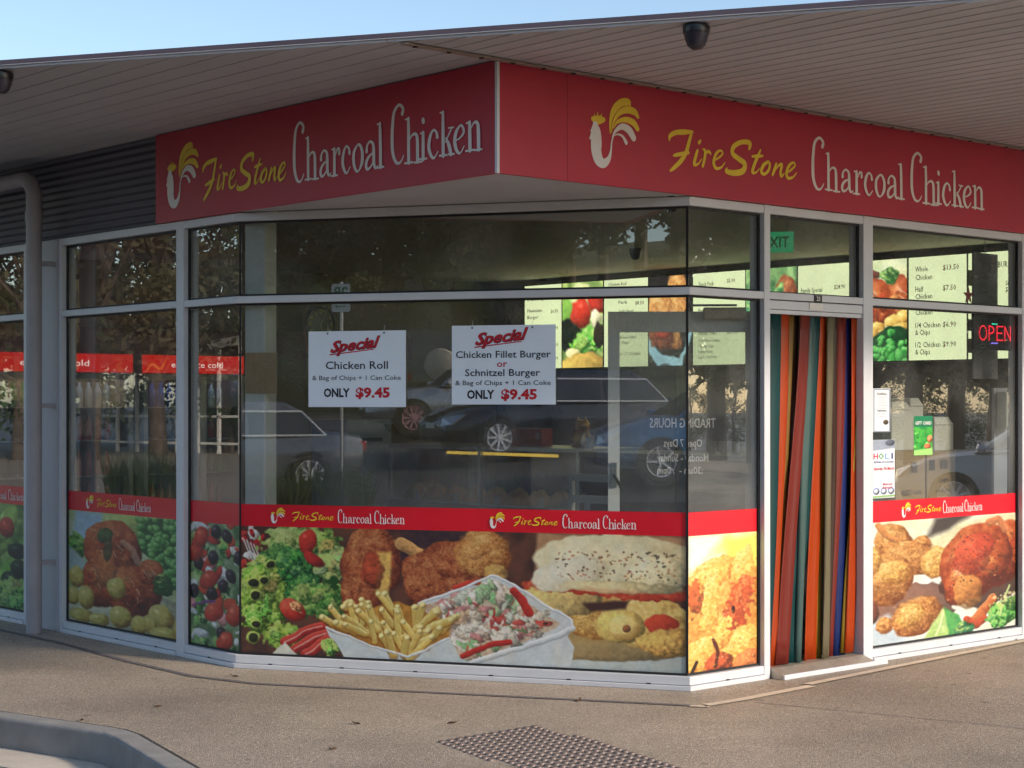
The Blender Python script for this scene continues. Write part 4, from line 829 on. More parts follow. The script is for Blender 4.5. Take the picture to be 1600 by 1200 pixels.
menu(820, 877, 'lit menu board listing burgers beside the second paper special', [(0.08, 0.90, 'Chicken', 0.05, 0.36, 0), (0.08, 0.82, 'Breast Burger', 0.05, 0.52, 0), (0.72, 0.88, '$6.50', 0.05, 0.2, 1), (0.08, 0.68, 'Hawaiian', 0.05, 0.4, 0), (0.08, 0.60, 'Burger', 0.05, 0.3, 0), (0.72, 0.66, '$6.50', 0.05, 0.2, 1), (0.72, 0.46, '$6.90', 0.05, 0.2, 1), (0.72, 0.26, '$7.50', 0.05, 0.2, 1), (0.72, 0.10, '$7.90', 0.05, 0.2, 1)])
q = Paint(64, 100, (60, 80, 40), 21); q.wash((90, 120, 50), (190, 210, 110), 16); q.blob(12, 40, 14, 34, (120, 170, 60), rot=15); q.blob(34, 16, 20, 14, (220, 220, 140)); q.blob(30, 34, 15, 16, (206, 44, 26), gloss=0.2); q.blob(54, 22, 12, 14, (190, 40, 26)); q.blob(54, 40, 10, 12, (230, 220, 170)); q.blob(14, 62, 18, 20, (16, 24, 14)); q.frill(40, 70, 24, 20, (110, 190, 60), 10); q.blob(18, 84, 12, 9, (236, 226, 150)); q.blob(34, 94, 40, 9, (214, 170, 70)); q.blob(58, 60, 8, 16, (40, 30, 20))
menu(879, 942, 'lit menu picture of a salad with lettuce and tomato', pic=q)
menu(944, 1012, 'lit menu board seen behind the open glass door edge', [(0.1, 0.93, 'Chicken Roll', 0.045, 0.42, 0), (0.34, 0.72, 'Pack', 0.045, 0.2, 0), (0.72, 0.70, '$8.50', 0.05, 0.2, 1), (0.34, 0.62, 'Garlic Bread', 0.04, 0.34, 0), (0.34, 0.56, '& Free 375ml Drink', 0.034, 0.5, 0), (0.34, 0.40, 'Lasagne', 0.045, 0.26, 0), (0.72, 0.40, '$9.50', 0.05, 0.2, 1), (0.34, 0.32, 'Green Salad', 0.04, 0.4, 0), (0.34, 0.26, '& Chips', 0.04, 0.24, 0), (0.34, 0.13, 'for 12 Chicken', 0.045, 0.5, 0)])
q = Paint(70, 100, (30, 26, 26), 23); q.poly([(0, 60), (20, 88), (46, 92), (70, 50), (70, 62), (50, 100), (10, 98), (0, 76)], (150, 196, 206), 2); q.crust(18, 46, 16, 30, 10, 0); q.crust(42, 30, 14, 36, 20, 0); q.crust(38, 66, 14, 16, 0, 0); q.crust(22, 66, 14, 14, 0, 1); q.blob(22, 64, 8, 9, (190, 60, 34), wob=0.2)
menu(1014, 1081, 'lit menu picture of roast chicken legs on a blue plate', pic=q)
menu(1083, 1164, 'lit menu board for the family pack and family feast', [(0.11, 0.86, 'Snack Pack', 0.055, 0.30, 0), (0.66, 0.88, '$5.90', 0.05, 0.16, 1), (0.11, 0.79, '3 Pcs Chicken & Chips', 0.04, 0.5, 0), (0.11, 0.40 + 0.17, 'Family Pack', 0.055, 0.34, 0), (0.66, 0.57, '$19.90', 0.05, 0.2, 1), (0.11, 0.49, '8 Pieces Of Fried Chicken', 0.038, 0.5, 0), (0.11, 0.33, 'Family Feast', 0.055, 0.36, 0), (0.66, 0.33, '$24.90', 0.05, 0.2, 1), (0.11, 0.25, '12 Pcs Fried Chicken', 0.038, 0.42, 0), (0.11, 0.19, '1 Family Chips', 0.038, 0.3, 0), (0.11, 0.13, '1 Large Gravy', 0.038, 0.28, 0), (0.11, 0.07, '1.25 L Soft Drink', 0.038, 0.36, 0)])
q = Paint(80, 100, (60, 90, 50), 25); q.wash((40, 90, 50), (150, 190, 110), 14); q.crust(62, 30, 18, 22, 0, 1); q.frill(30, 50, 30, 34, (70, 140, 80), 10); q.frill(66, 78, 16, 20, (190, 200, 80), 6)
menu(1166, 1245, 'lit menu picture of salad leaves above the doorway strips', pic=q)
menu(1247, 1331, 'lit menu board for the family special above the doorway strips', [(0.06, 0.72, 'Family Special', 0.06, 0.4, 0), (0.68, 0.74, '$24.90', 0.055, 0.2, 1), (0.10, 0.62, 'Whole Chicken', 0.045, 0.44, 0), (0.06, 0.53, '1 Large Potato', 0.045, 0.36, 0), (0.08, 0.44, 'Large Chips', 0.045, 0.3, 0), (0.66, 0.32, '$24.90', 0.055, 0.2, 1)])
q = Paint(84, 150, (200, 206, 150), 27); q.wash((196, 206, 140), (220, 220, 170), 30); q.roast(30, 62, 40, 32); q.roast(70, 56, 22, 34); q.frill(56, 24, 14, 9, (60, 110, 50), 5); q.blob(30, 24, 12, 9, (110, 50, 36), wob=0.4)
for x, y in ((10, 92), (34, 96), (62, 90), (80, 84), (10, 114), (44, 112), (74, 104), (22, 108)): q.blob(x, y, 14, 11, (226, 180, 76), (140, 84, 26), (250, 226, 140), gloss=0.12)
q.blob(12, 132, 16, 16, (214, 210, 190)); q.blob(62, 134, 38, 36, (20, 60, 30), wob=0.02); 
for k in range(60):
    t = q.rnd.uniform(0, 6.28); d = q.rnd.uniform(0, 31); q.blob(62 + d * math.cos(t), 136 + d * math.sin(t) * 0.9, 5, 5, (60, 160, 60), (20, 90, 30), (140, 210, 110), wob=0.03, tex=0.04, gloss=0.15)
menu(1334, 1417, 'lit menu picture of roast chicken, potatoes and a bowl of peas', pic=q)
menu(1420, 1510, 'lit menu board listing whole, half and quarter chicken', [(0.12, 0.86, 'Whole', 0.062, 0.22, 0), (0.12, 0.78, 'Chicken', 0.062, 0.30, 0), (0.60, 0.86, '$13.50', 0.062, 0.28, 1), (0.12, 0.665, 'Half', 0.062, 0.14, 0), (0.12, 0.595, 'Chicken', 0.062, 0.30, 0), (0.60, 0.665, '$7.50', 0.062, 0.23, 1), (0.12, 0.44, 'Chicken', 0.062, 0.30, 0), (0.12, 0.315, '1/4 Chicken', 0.062, 0.44, 0), (0.12, 0.245, '& Chips', 0.062, 0.26, 0), (0.60, 0.315, '$6.90', 0.062, 0.23, 1), (0.12, 0.125, '1/2 Chicken', 0.062, 0.44, 0), (0.12, 0.055, '& Chips', 0.062, 0.26, 0), (0.60, 0.125, '$9.90', 0.062, 0.23, 1)])
menu(1513, 1612, 'lit menu board at the far right behind the hanging grey tag', [(0.48, 0.85, 'BURGERS', 0.07, 0.34, 0), (0.60, 0.68, 'Small', 0.055, 0.14, 0), (0.60, 0.62, '$3.50', 0.055, 0.16, 1), (0.68, 0.46, '$4.50', 0.055, 0.16, 1), (0.60, 0.10, '$8.50', 0.055, 0.18, 1)])

# ================================================================ paper specials hanging on the corner pane
M_CARD = mat('white_card', (0.80, 0.87, 0.95), 0.6, 0, 0.02)
def special(u0, u1, v0_, v1_, label, rows, sp):
    b = -0.034; a0, a1 = on_wall(u0, FC, b), on_wall(u1, FC, b); Y = depth(FC, (a0 + a1) / 2, b); z1, z0 = zat(v0_, Y), zat(v1_, Y); w, h = a1 - a0, z1 - z0
    r = root('special_poster', FC.p((a0 + a1) / 2, b, z0), label, 'poster', 'paper specials in the corner window')
    obj('card', MB().box(FC, a0, a1, b - 0.003, b, z0, z1), M_CARD, r)
    d, s = MB(), MB()
    for x0, x1, y, tx, sz, red, bold in rows:
        ln = MB(); text(ln, tx, FC, a0 + x0 * w, z1 - y * h, b + 0.0012, sz * h, width=(x1 - x0) * w, bold=bold); obj('red_text_line' if red else 'text_line', ln, M_REDINK if red else M_INK, r)
    text(s, 'Special', FC, a0 + sp[0] * w, z1 - sp[1] * h, b + 0.0010, 0.205 * h, width=0.53 * w, bold=0.045, shear=0.45, rot=6)
    text(d, 'Special', FC, a0 + sp[0] * w - 0.002, z1 - sp[1] * h + 0.002, b + 0.0020, 0.205 * h, width=0.53 * w, bold=0.02, shear=0.45, rot=6)
    x0, y0 = a0 + (sp[0] - 0.01) * w, z1 - (sp[1] + 0.035) * h
    ul = MB().add([FC.p(x0, b + 0.0016, y0), FC.p(x0 + 0.46 * w, b + 0.0016, y0 + 0.072 * h), FC.p(x0 + 0.46 * w, b + 0.0016, y0 + 0.084 * h), FC.p(x0, b + 0.0016, y0 + 0.016 * h)], [(0, 1, 2, 3)])
    obj('underline', ul, M_REDINK, r); obj('heading', d, M_REDINK, r); obj('heading_shadow', s, mat('dark_red_ink', rgb(96, 16, 40), 0.5), r)
    for fx in (0.2, 0.78):
        e = obj('eyelet', MB().tube([FC.p(a0 + fx * w, b - 0.004, z1 - 0.03 * h), FC.p(a0 + fx * w, b + 0.0022, z1 - 0.03 * h)], 0.0055, 10), M_BLACK, r)
        obj('string', MB().tube([FC.p(a0 + fx * w, b + 0.003, z1 - 0.03 * h), FC.p(a0 + fx * w, b - 0.008, z1 + 0.03)], 0.0008, 5), M_WHITE, e)
special(482, 634, 517, 636, 'white card offering the chicken roll special', [(0.18, 0.82, 0.50, 'Chicken Roll', 0.145, 0, 0.01), (0.04, 0.95, 0.645, '& Bag of Chips + 1 Can Coke', 0.085, 0, 0.005), (0.16, 0.43, 0.865, 'ONLY', 0.155, 0, 0.035), (0.49, 0.84, 0.87, '$9.45', 0.175, 1, 0.04)], (0.23, 0.285))
special(706, 868, 508, 632, 'white card offering the fillet or schnitzel burger special', [(0.04, 0.955, 0.41, 'Chicken Fillet Burger', 0.125, 0, 0.01), (0.44, 0.54, 0.525, 'or', 0.12, 1, 0.012), (0.13, 0.855, 0.64, 'Schnitzel Burger', 0.125, 0, 0.01), (0.035, 0.955, 0.755, '& Bag of Chips + 1 Can Coke', 0.085, 0, 0.005), (0.15, 0.415, 0.925, 'ONLY', 0.15, 0, 0.035), (0.48, 0.825, 0.93, '$9.45', 0.17, 1, 0.04)], (0.23, 0.25))

# ================================================================ open door leaf with lettering seen from behind
HG = FR.p(2.03, -0.13, 0); FD = Frame(HG, (-1, 0.035, 0), (-0.035, -1, 0))
ud = lambda u: on_wall(u, FD)
dl, dh = ud(950), ud(1186)
mb = MB(); zb, zt = 0.06, 2.045; st = ud(950) - ud(968)
for a0, a1, z0, z1 in ((dh, ud(1165), zb, zt), (ud(968), dl, zb, zt), (ud(1165), ud(968), zt - 0.115, zt), (ud(1165), ud(968), zb, zb + 0.14)): mb.box(FD, a0, a1, -0.022, 0.022, z0, z1)
door = obj('door', mb, mat('door_white', (0.86, 0.87, 0.84), 0.4, 0, 0.03), bld)
obj('pane', MB().box(FD, ud(1165), ud(968), -0.003, 0.003, zb + 0.14, zt - 0.115), M_GLASS, door)
Yd = depth(FD, 0.5)
for u0, u1, v, tx, sz in ((1118, 1015, 668, 'TRADING HOURS', 0.075), (1097, 1037, 698, 'Open 7 Days', 0.062), (1107, 1027, 721, 'Monday - Sunday', 0.062), (1098, 1027, 740, ':30am -  . 0pm', 0.055)):
    obj('text_line', text(MB(), tx, FD, ud(u0), zat(v, Yd), 0.006, sz, width=ud(u1) - ud(u0), bold=0.012), M_WHITE_L, door)
a = ud(959); z = zat(742, Yd)
hd = obj('door_handle', MB().box(FD, a - 0.016, a + 0.016, 0.022, 0.03, z - 0.07, z + 0.07), M_STEEL, door)
obj('lever', MB().tube([FD.p(a, 0.03, z), FD.p(a, 0.07, z), FD.p(a - 0.03, 0.075, z - 0.05), FD.p(a - 0.045, 0.075, z - 0.085)], 0.009, 8), M_BLACK, hd, smooth=True)
cl = obj('door_closer', MB().box(FD, ud(1163), ud(1098), 0.023, 0.085, 2.0, 2.065), mat('closer_beige', rgb(206, 196, 178), 0.45), door, bevel=0.006)
obj('closer_arm', MB().box(FD, ud(1150), ud(1080), 0.04, 0.06, 2.072, 2.084), M_STEEL, cl)

# ================================================================ plastic strip curtain in the doorway
def strip_mat(name, c):
    m = bpy.data.materials.new(name); m.use_nodes = True; N = m.node_tree.nodes; L = m.node_tree.links; b = N['Principled BSDF']; b.inputs['Base Color'].default_value = (*c, 1); b.inputs['Roughness'].default_value = 0.38
    tl_ = N.new('ShaderNodeBsdfTranslucent'); tl_.inputs[0].default_value = (*[min(1, x * 1.1) for x in c], 1); mx = N.new('ShaderNodeMixShader'); mx.inputs[0].default_value = 0.45
    nz = N.new('ShaderNodeTexNoise'); nz.inputs['Scale'].default_value = 6; tc = N.new('ShaderNodeTexCoord'); L.new(tc.outputs['Object'], nz.inputs[0]); mr = N.new('ShaderNodeMapRange'); mr.inputs['To Min'].default_value = 0.25; mr.inputs['To Max'].default_value = 0.5; L.new(nz.outputs[0], mr.inputs[0]); L.new(mr.outputs[0], b.inputs['Roughness'])
    L.new(b.outputs[0], mx.inputs[1]); L.new(tl_.outputs[0], mx.inputs[2]); tp_ = N.new('ShaderNodeBsdfTransparent'); tp_.inputs[0].default_value = (*[min(1, 0.35 + x * 0.7) for x in c], 1); m9 = N.new('ShaderNodeMixShader'); m9.inputs[0].default_value = 0.16; L.new(mx.outputs[0], m9.inputs[1]); L.new(tp_.outputs[0], m9.inputs[2]); L.new(m9.outputs[0], N['Material Output'].inputs[0]); return m
SM = {k: strip_mat(k + '_plastic', rgb(*c)) for k, c in dict(teal=(30, 84, 86), orange=(206, 84, 32), ochre=(160, 122, 56), grey=(118, 106, 100), brown=(84, 60, 50), red=(150, 58, 48), aqua=(96, 126, 122), yellow=(180, 150, 50), cream=(146, 136, 108), blue=(30, 54, 124), plum=(90, 40, 48)).items()}
sc_ = root('strip_curtain', FR.p(2.42, -0.14, 0.05), 'multicoloured plastic strip curtain hanging in the shop doorway', 'strip curtain')
STR = [('teal', 1205, 1219, 1190, 1202, 0.06), ('orange', 1218, 1231, 1203, 1212, 0.05), ('ochre', 1229, 1237, 1208, 1216, 0.06), ('brown', 1234, 1246, 1214, 1226, 0.06), ('grey', 1244, 1253, 1222, 1231, 0.1), ('red', 1251, 1265, 1210, 1226, 0.06), ('aqua', 1262, 1270, 1241, 1247, 0.05), ('teal', 1267, 1280, 1226, 1241, 0.05), ('orange', 1278, 1289, 1257, 1275, 0.05), ('yellow', 1287, 1296, 1274, 1283, 0.05), ('cream', 1294, 1304, 1283, 1291, 0.05), ('brown', 1303, 1309, 1288, 1296, 0.1), ('red', 1306, 1320, 1292, 1301, 0.06), ('blue', 1318, 1328, 1299, 1316, 0.05), ('teal', 1326, 1334, 1312, 1320, 0.2), ('orange', 1332, 1347, 1322, 1336, 0.07), ('yellow', 1345, 1350, 1314, 1325, 0.07)]
for i, (c, t0, t1, b0, b1, zend) in enumerate(STR):
    bb = -0.030 - 0.010 * (i % 5) - 0.0009 * i; n = 14; mb = MB(); vs = []
    A = [on_wall(u, FR, bb) for u in (t0 - 1.2, t1 + 1.8, b0 - 0.8, b1 + 1.6)]
    for k in range(n + 1):
        f = k / n; g = f ** 1.25; z = 2.05 + (zend - 2.05) * f; sway = 0.018 * math.sin(f * (3.5 + 0.7 * (i % 3)) + i * 1.7) * f
        l_, r_ = A[0] + (A[2] - A[0]) * g + sway, A[1] + (A[3] - A[1]) * g + sway; cu = 0.010 * math.sin(f * (2.2 + 0.5 * (i % 4)) + i * 1.9)
        for e, k_ in ((0, -0.4), (0.25, 0.55), (0.5, 1.0), (0.75, 0.55), (1, -0.4)): vs.append(FR.p(l_ + (r_ - l_) * e, bb + cu * k_ + (e - 0.5) * 0.012 * math.sin(f * 2.6 + i), z))
    mb.add(vs, [(5 * k + e, 5 * k + 5 + e, 5 * k + 6 + e, 5 * k + 1 + e) for k in range(n) for e in range(4)])
    s_ = obj('strip', mb, SM[c], sc_, smooth=True, angle=60); so_ = s_.modifiers.new('thickness', 'SOLIDIFY'); so_.thickness = 0.0015; so_.offset = 0
obj('hanging_rail', MB().box(FR, 2.006, 2.844, -0.098, -0.012, 2.03, 2.052), M_ALU_N, sc_)
obj('door_mat', MB().box(FR, 2.05, 2.8, -0.75, -0.16, 0.035, 0.047), mat('dark_door_mat', rgb(60, 54, 52), 0.95, 0, 0.3, 60, 0.5, 200), label='dark mat on the floor just inside the doorway', cat='door mat')

# ================================================================ drink fridges along the far left wall
FF = Frame(FL.p(7.05, 0, 0), DR, -DL)
M_FGLASS = glass_mat('fridge_glass', (0.97, 0.98, 0.98), 0.025, 0.01)
obj('wall_panel', MB().box(FL, 7.76, 7.785, -5.6, -0.4, 1.97, 2.2), mat('maroon_wall_panel', rgb(90, 30, 40), 0.5), bld)
M_FRED = emit('lit_red_header', rgb(214, 30, 22), 0.42); M_FGREY = mat('fridge_grey', rgb(176, 178, 184), 0.4); M_FDARK = mat('fridge_inside', rgb(58, 60, 70), 0.5)
M_HDRW = emit('lit_header_lettering', rgb(236, 214, 206), 0.7)
M_FTUBE = emit('added_fridge_glow', rgb(206, 224, 255), 2.2)  # glow of the added fridge tubes
M_FORANGE = emit('lit_orange_swirl', rgb(236, 110, 40), 0.5)
xf = lambda u: on_wall(u, FF)
SPAN = [(xf(143) - 1.15, xf(200) + 0.03, 'drinks fridge with a red header standing nearest the far left window', -0.02), (xf(222), xf(378), 'drinks fridge with a red header behind the narrow salad picture pane', 0.0)]
M_PALEF = mat('pale_fridge_frame', rgb(236, 238, 240), 0.35)
BOT = [mat('bottle_' + n_, rgb(*c_), 0.15, 0, 0.1, coat=0.5) for n_, c_ in (('cola', (60, 24, 18)), ('green', (40, 140, 60)), ('orange', (220, 110, 30)), ('blue', (60, 110, 200)), ('clear', (190, 206, 214)), ('red', (190, 30, 30)))]
bproto = []
for m_ in BOT:
    me = MB().lathe([(0.030, 0), (0.033, 0.01), (0.033, 0.12), (0.026, 0.15), (0.012, 0.185), (0.012, 0.205)], W0, 8); bproto.append((me, m_))
shared = {}
rb = random.Random(4)
for fi, (x0, x1, lb, dz) in enumerate(SPAN):
    r = root('drinks_fridge', FF.p((x0 + x1) / 2, -0.3, 0.035), lb, 'fridge', 'drinks fridges with red headers')
    obj('back_panel', MB().box(FF, x0, x1, -0.68, -0.64, 0.04, 1.95), M_FDARK, r)
    for xa, xb in ((x0, x0 + 0.03), (x1 - 0.03, x1)): obj('side_panel', MB().box(FF, xa, xb, -0.64, 0.0, 0.04, 1.95), M_FGREY, r)
    obj('base', MB().box(FF, x0 + 0.03, x1 - 0.03, -0.64, -0.01, 0.04, 0.2), M_FGREY, r)
    hdr = obj('header', MB().box(FF, x0, x1, 0.0, 0.03, 1.79, 1.945), M_FRED, r)
    t = MB(); w = 0.62 if fi else 0.66; ax_ = xf(265) if fi else xf(143) - 0.66
    text(t, 'enjoy ice cold', FF, ax_, 1.84, 0.033, 0.075, width=(xf(345) - xf(265)) if fi else 0.62); obj('header_lettering', t, M_HDRW, hdr)
    swl = MB(); brush(swl, [[(0, 0, 0.05), (0.3, 0.5, 0.1), (0.7, 0.2, 0.1), (1, 0.9, 0.04)]], (0, 1, 0, 1), (x0 + 0.02, x0 + 0.22, 1.80, 1.93), FF, 0.0325); obj('swirl', swl, M_FORANGE, hdr)
    obj('added_lamp_tube', MB().tube([FF.p(x0 + 0.05, -0.03, 1.757), FF.p(x1 - 0.05, -0.03, 1.757)], 0.009, 8), M_FTUBE, r)  # unseen tube behind the door top rail, added to brighten the bottles
    xm = (x0 + x1) / 2
    for da, db in ((x0, xm - 0.004), (xm + 0.004, x1)):
        fr_ = MB()
        for a0, a1, z0, z1 in ((da, da + 0.04, 0.2, 1.78), (db - 0.04, db, 0.2, 1.78), (da + 0.04, db - 0.04, 0.2, 0.25), (da + 0.04, db - 0.04, 1.73, 1.78)): fr_.box(FF, a0, a1, -0.005, 0.03, z0, z1)
        dr = obj('fridge_door', fr_, M_FGREY, r)
        obj('pane', MB().box(FF, da + 0.04, db - 0.04, 0.008, 0.013, 0.25, 1.73), M_FGLASS, dr)
        hx = da + 0.06 if da > x0 else db - 0.06
        obj('handle', MB().box(FF, hx - 0.03, hx + 0.03, 0.035, 0.075, 0.30, 1.76), M_PALEF, dr, bevel=0.01)
    for si, z in enumerate((0.32, 0.62, 0.92, 1.22, 1.50)):
        obj('shelf', MB().box(FF, x0 + 0.03, x1 - 0.03, -0.6, -0.06, z - 0.012, z), M_FGREY, r)
        kinds = rb.choice([(0, 1), (1, 4), (2, 5), (3, 4), (0, 5), (1, 2)]); nb = int((x1 - x0 - 0.1) / 0.085)
        for k in range(nb):
            ki = kinds[0] if k < nb * rb.uniform(0.4, 0.6) else kinds[1]
            pos = FF.p(x0 + 0.08 + k * 0.085, -0.12, z + 0.001)
            if ki not in shared:
                me_, mm = bproto[ki]; bo = obj('drink_bottle', me_, mm, smooth=True); shared[ki] = bo
            else: bo = shared[ki].copy(); COL.objects.link(bo)
            bo.location = pos; tag(bo, ('cola', 'green', 'orange', 'blue', 'clear', 'red')[ki] + ' bottle, ' + ORD[k] + ('' if k == 0 else ' from the left') + ' on the ' + ('bottom', 'second', 'middle', 'fourth', 'top')[si] + ' shelf of the ' + ('left-hand', 'right-hand')[fi] + ' fridge', 'bottle', ('cola', 'green', 'orange', 'blue', 'clear', 'red')[ki] + ' bottles in the fridges')

# ================================================================ wall clock, pale cabinet, counter
FP = Frame(FL.p(7.79, 0, 0), DR, -DL)
x = on_wall(497, FP); cz = zat(507, depth(FP, x))
FK = Frame(FP.p(x, 0.02, cz), FP.ax, Vector((0, 0, 1)), FP.bx)
ck = root('wall_clock', FK.p(0, 0, 0), 'round dark wall clock with pale numerals half hidden by a paper special', 'clock')
obj('case', MB().lathe([(0.10, -0.02), (0.175, -0.02), (0.18, 0.02), (0.165, 0.035), (0.155, 0.02), (0.01, 0.018)], FK, 32), M_BLACK, ck, smooth=True)
t = MB()
for k in range(12): 
    th = R(90 - 30 * k); text(t, str(k or 12), FK.at(0, 0, 0) if False else Frame(FK.o, FK.ax, FK.cx, FK.bx), 0.125 * math.cos(th), 0.125 * math.sin(th) - 0.015, 0.024, 0.045, align='CENTER', bold=0.02)
obj('numerals', t, M_YELL_L, ck)
t = MB(); Fh = Frame(FK.o, FK.ax, FK.cx, FK.bx)
for an, l, w in ((60, 0.075, 0.012), (-80, 0.11, 0.008)):
    d = (math.cos(R(an)), math.sin(R(an))); nrm = (-d[1] * w / 2, d[0] * w / 2); t.add([Fh.p(nrm[0], 0.026, nrm[1]), Fh.p(-nrm[0], 0.026, -nrm[1]), Fh.p(d[0] * l, 0.026, d[1] * l)], [(0, 1, 2)])
obj('hands', t, M_WHITE_L, ck)
FB = Frame(FL.p(5.6, 0, 0), DR, -DL)
xa, xb = on_wall(540, FB), on_wall(612, FB); Yb = depth(FB, (xa + xb) / 2)
cb = root('pale_cabinet', FB.p((xa + xb) / 2, -0.2, 0.035), 'pale cabinet with scribbled notes on its front behind the corner pane', 'cabinet')
obj('carcass', MB().box(FB, xa, xb, -0.5, 0.0, 0.035, zat(655, Yb)), mat('pale_grey_laminate', rgb(150, 156, 164), 0.4), cb, bevel=0.01)
obj('vent', MB().box(FB, xa + 0.12, xb - 0.1, 0.001, 0.006, zat(690, Yb), zat(684, Yb)), M_BLACK, cb)
t = MB(); rr = random.Random(8)
for k in range(7):
    y0 = zat(712 + k * 10, Yb); brush(t, [[(j * 0.1, rr.uniform(0, 1), 0.016) for j in range(8)]], (0, 0.7, 0, 1), (xa + 0.05 + rr.uniform(0, 0.06), xb - rr.uniform(0.05, 0.16), y0, y0 + 0.045), FB, 0.003, 3)
obj('scribble', t, mat('grey_marker', rgb(92, 96, 104), 0.6), cb)

FT = Frame(FLr.p(0, -3.5, 0), -DL, -DR)
ut = lambda u, b=0.0: on_wall(u, FT, b)
ca, cbb = ut(606), ut(905)
fw = root('food_warmer', FT.p((ca + cbb) / 2, -0.4, 0.035), 'glass-fronted food warmer full of fried food on the shop counter', 'food warmer')
obj('cabinet', MB().box(FT, ca, cbb, -0.7, 0.0, 0.035, 0.72), mat('dark_counter', rgb(66, 56, 54), 0.5), fw)
obj('tray', MB().box(FT, ca + 0.02, cbb - 0.02, -0.6, -0.03, 0.722, 0.735), M_STEEL, fw)
obj('top', MB().box(FT, ca, cbb, -0.7, 0.0, 1.16, 1.19), M_STEEL, fw)
for a in (ca, (ca + cbb) / 2, cbb - 0.03): obj('post', MB().box(FT, a, a + 0.03, -0.03, 0.0, 0.72, 1.16), M_STEEL, fw)
obj('pane', MB().box(FT, ca + 0.03, cbb - 0.03, -0.022, -0.016, 0.737, 1.158), M_GLASS, fw)
obj('heat_tube', MB().tube([FT.p(ut(690), -0.06, 1.13), FT.p(ut(862), -0.06, 1.13)], 0.012, 8), emit('lit_heat_tube', rgb(240, 196, 80), 0.65), fw)
rr = random.Random(6); M_FRY = mat('fried_food', rgb(226, 150, 60), 0.7, 0, 0.3, 30, 0.4, 80, col2=rgb(250, 214, 110))
nH = 9
for k in range(nH):
    ac = ca + 0.15 + (cbb - ca - 0.3) * k / (nH - 1); m_ = MB(); vs = []; G = 9
    for j in range(G):
        for i in range(G):
            x, y = -1 + 2 * i / (G - 1), -1 + 2 * j / (G - 1); d = min(1, math.hypot(x, y)); vs.append(FT.p(ac + x * 0.125, -0.2 + y * 0.12, 0.737 + (0.11 * (1 - d * d) + 0.022 * rr.random()) * (d < 1)))
    m_.add(vs, [(j * G + i, j * G + i + 1, (j + 1) * G + i + 1, (j + 1) * G + i) for j in range(G - 1) for i in range(G - 1)])
    tag(obj('fried_food_heap', m_, M_FRY), nth(k, 'heap of golden fried food', 'on the warmer tray'), 'food', 'heaps of fried food in the warmer')
    if k % 2 == 0: obj('price_tag', MB().box(FT, ac + 0.15, ac + 0.215, -0.05, -0.046, 0.737, 0.80), M_CARD, fw)
co = root('shop_counter', FT.p(ut(1010), -0.4, 0.035), 'dark shop counter running right from the food warmer', 'counter')
obj('body', MB().box(FT, cbb + 0.02, ut(1190), -0.75, -0.05, 0.035, 1.13), mat('counter_front', rgb(58, 52, 54), 0.45), co)
obj('worktop', MB().box(FT, cbb + 0.01, ut(1190) + 0.05, -0.8, 0.02, 1.131, 1.17), mat('counter_top', rgb(110, 104, 100), 0.3), co)
# things on top of warmer and counter
FT2 = FT.at(0, -0.35, 0); u2 = lambda u: on_wall(u, FT2)
M_TUB = mat('clear_tub_plastic', rgb(176, 186, 190), 0.25, 0, 0.08)
for k, (u, hgt) in enumerate(((768, 0.13), (783, 0.11))):
    a = u2(u); obj('plastic_tub', MB().lathe([(0.05, 0), (0.062, hgt), (0.066, hgt), (0.066, hgt + 0.012), (0.02, hgt + 0.014)], Frame(FT2.p(a, 0, 1.191), FT2.ax, FT2.bx), 14), M_TUB, smooth=True, label=('taller' if k == 0 else 'shorter') + ' clear plastic tub left of the red carton on the food warmer', cat='tub', group='plastic tubs on the warmer')
a0, a1 = u2(798), u2(846); rbx = root('red_carton', FT2.p((a0 + a1) / 2, 0, 1.191), 'red drink carton with a pale round badge on top of the food warmer', 'carton')
obj('carton_body', MB().box(FT2, a0, a1, -0.12, 0.0, 1.191, 1.33), mat('red_carton_board', rgb(176, 28, 34), 0.5), rbx); obj('badge', MB().lathe([(0.028, 0), (0.028, 0.002)], Frame(FT2.p(a1 - 0.045, 0.001, 1.27), FT2.ax, FT2.cx, FT2.bx), 20), mat('pale_badge', rgb(200, 150, 150), 0.5), rbx)
# golden beckoning cat
a = u2(905); FCt = Frame(FT2.p(a, -0.03, 1.191), FT2.ax, FT2.bx); M_GOLD = mat('gold_paint', rgb(214, 160, 56), 0.3, 0.4, 0.1)
cat = root('cat_figurine', FCt.o, 'golden beckoning cat figurine beside the open door edge', 'figurine')
obj('cat_body', MB().lathe([(0.05, 0), (0.075, 0.03), (0.078, 0.07), (0.055, 0.12), (0.05, 0.13), (0.062, 0.155), (0.062, 0.18), (0.045, 0.205), (0.01, 0.215)], FCt, 18), M_GOLD, cat, smooth=True)
for sx in (-1, 1):
    obj('ear', MB().lathe([(0.02, 0), (0.002, 0.04)], FCt.at(sx * 0.04, 0, 0.195), 8), M_GOLD, cat, smooth=True)
    obj('foot', MB().lathe([(0.02, 0), (0.024, 0.012), (0.012, 0.026)], FCt.at(sx * 0.035, 0.055, 0.0), 10), M_GOLD, cat, smooth=True)
    obj('eye', MB().lathe([(0.006, 0), (0.001, 0.004)], Frame(FCt.p(sx * 0.022, 0.058, 0.17), FCt.ax, FCt.cx, FCt.bx), 8), M_INK, cat)
obj('raised_paw', MB().tube([FCt.p(0.06, 0.01, 0.09), FCt.p(0.085, 0.03, 0.13), FCt.p(0.085, 0.035, 0.17)], [0.02, 0.02, 0.018], 10), M_GOLD, cat, smooth=True)
obj('collar', MB().lathe([(0.052, 0), (0.056, 0.006), (0.052, 0.012)], FCt.at(0, 0, 0.122), 18), mat('red_collar', rgb(180, 26, 30), 0.5), cat, smooth=True)
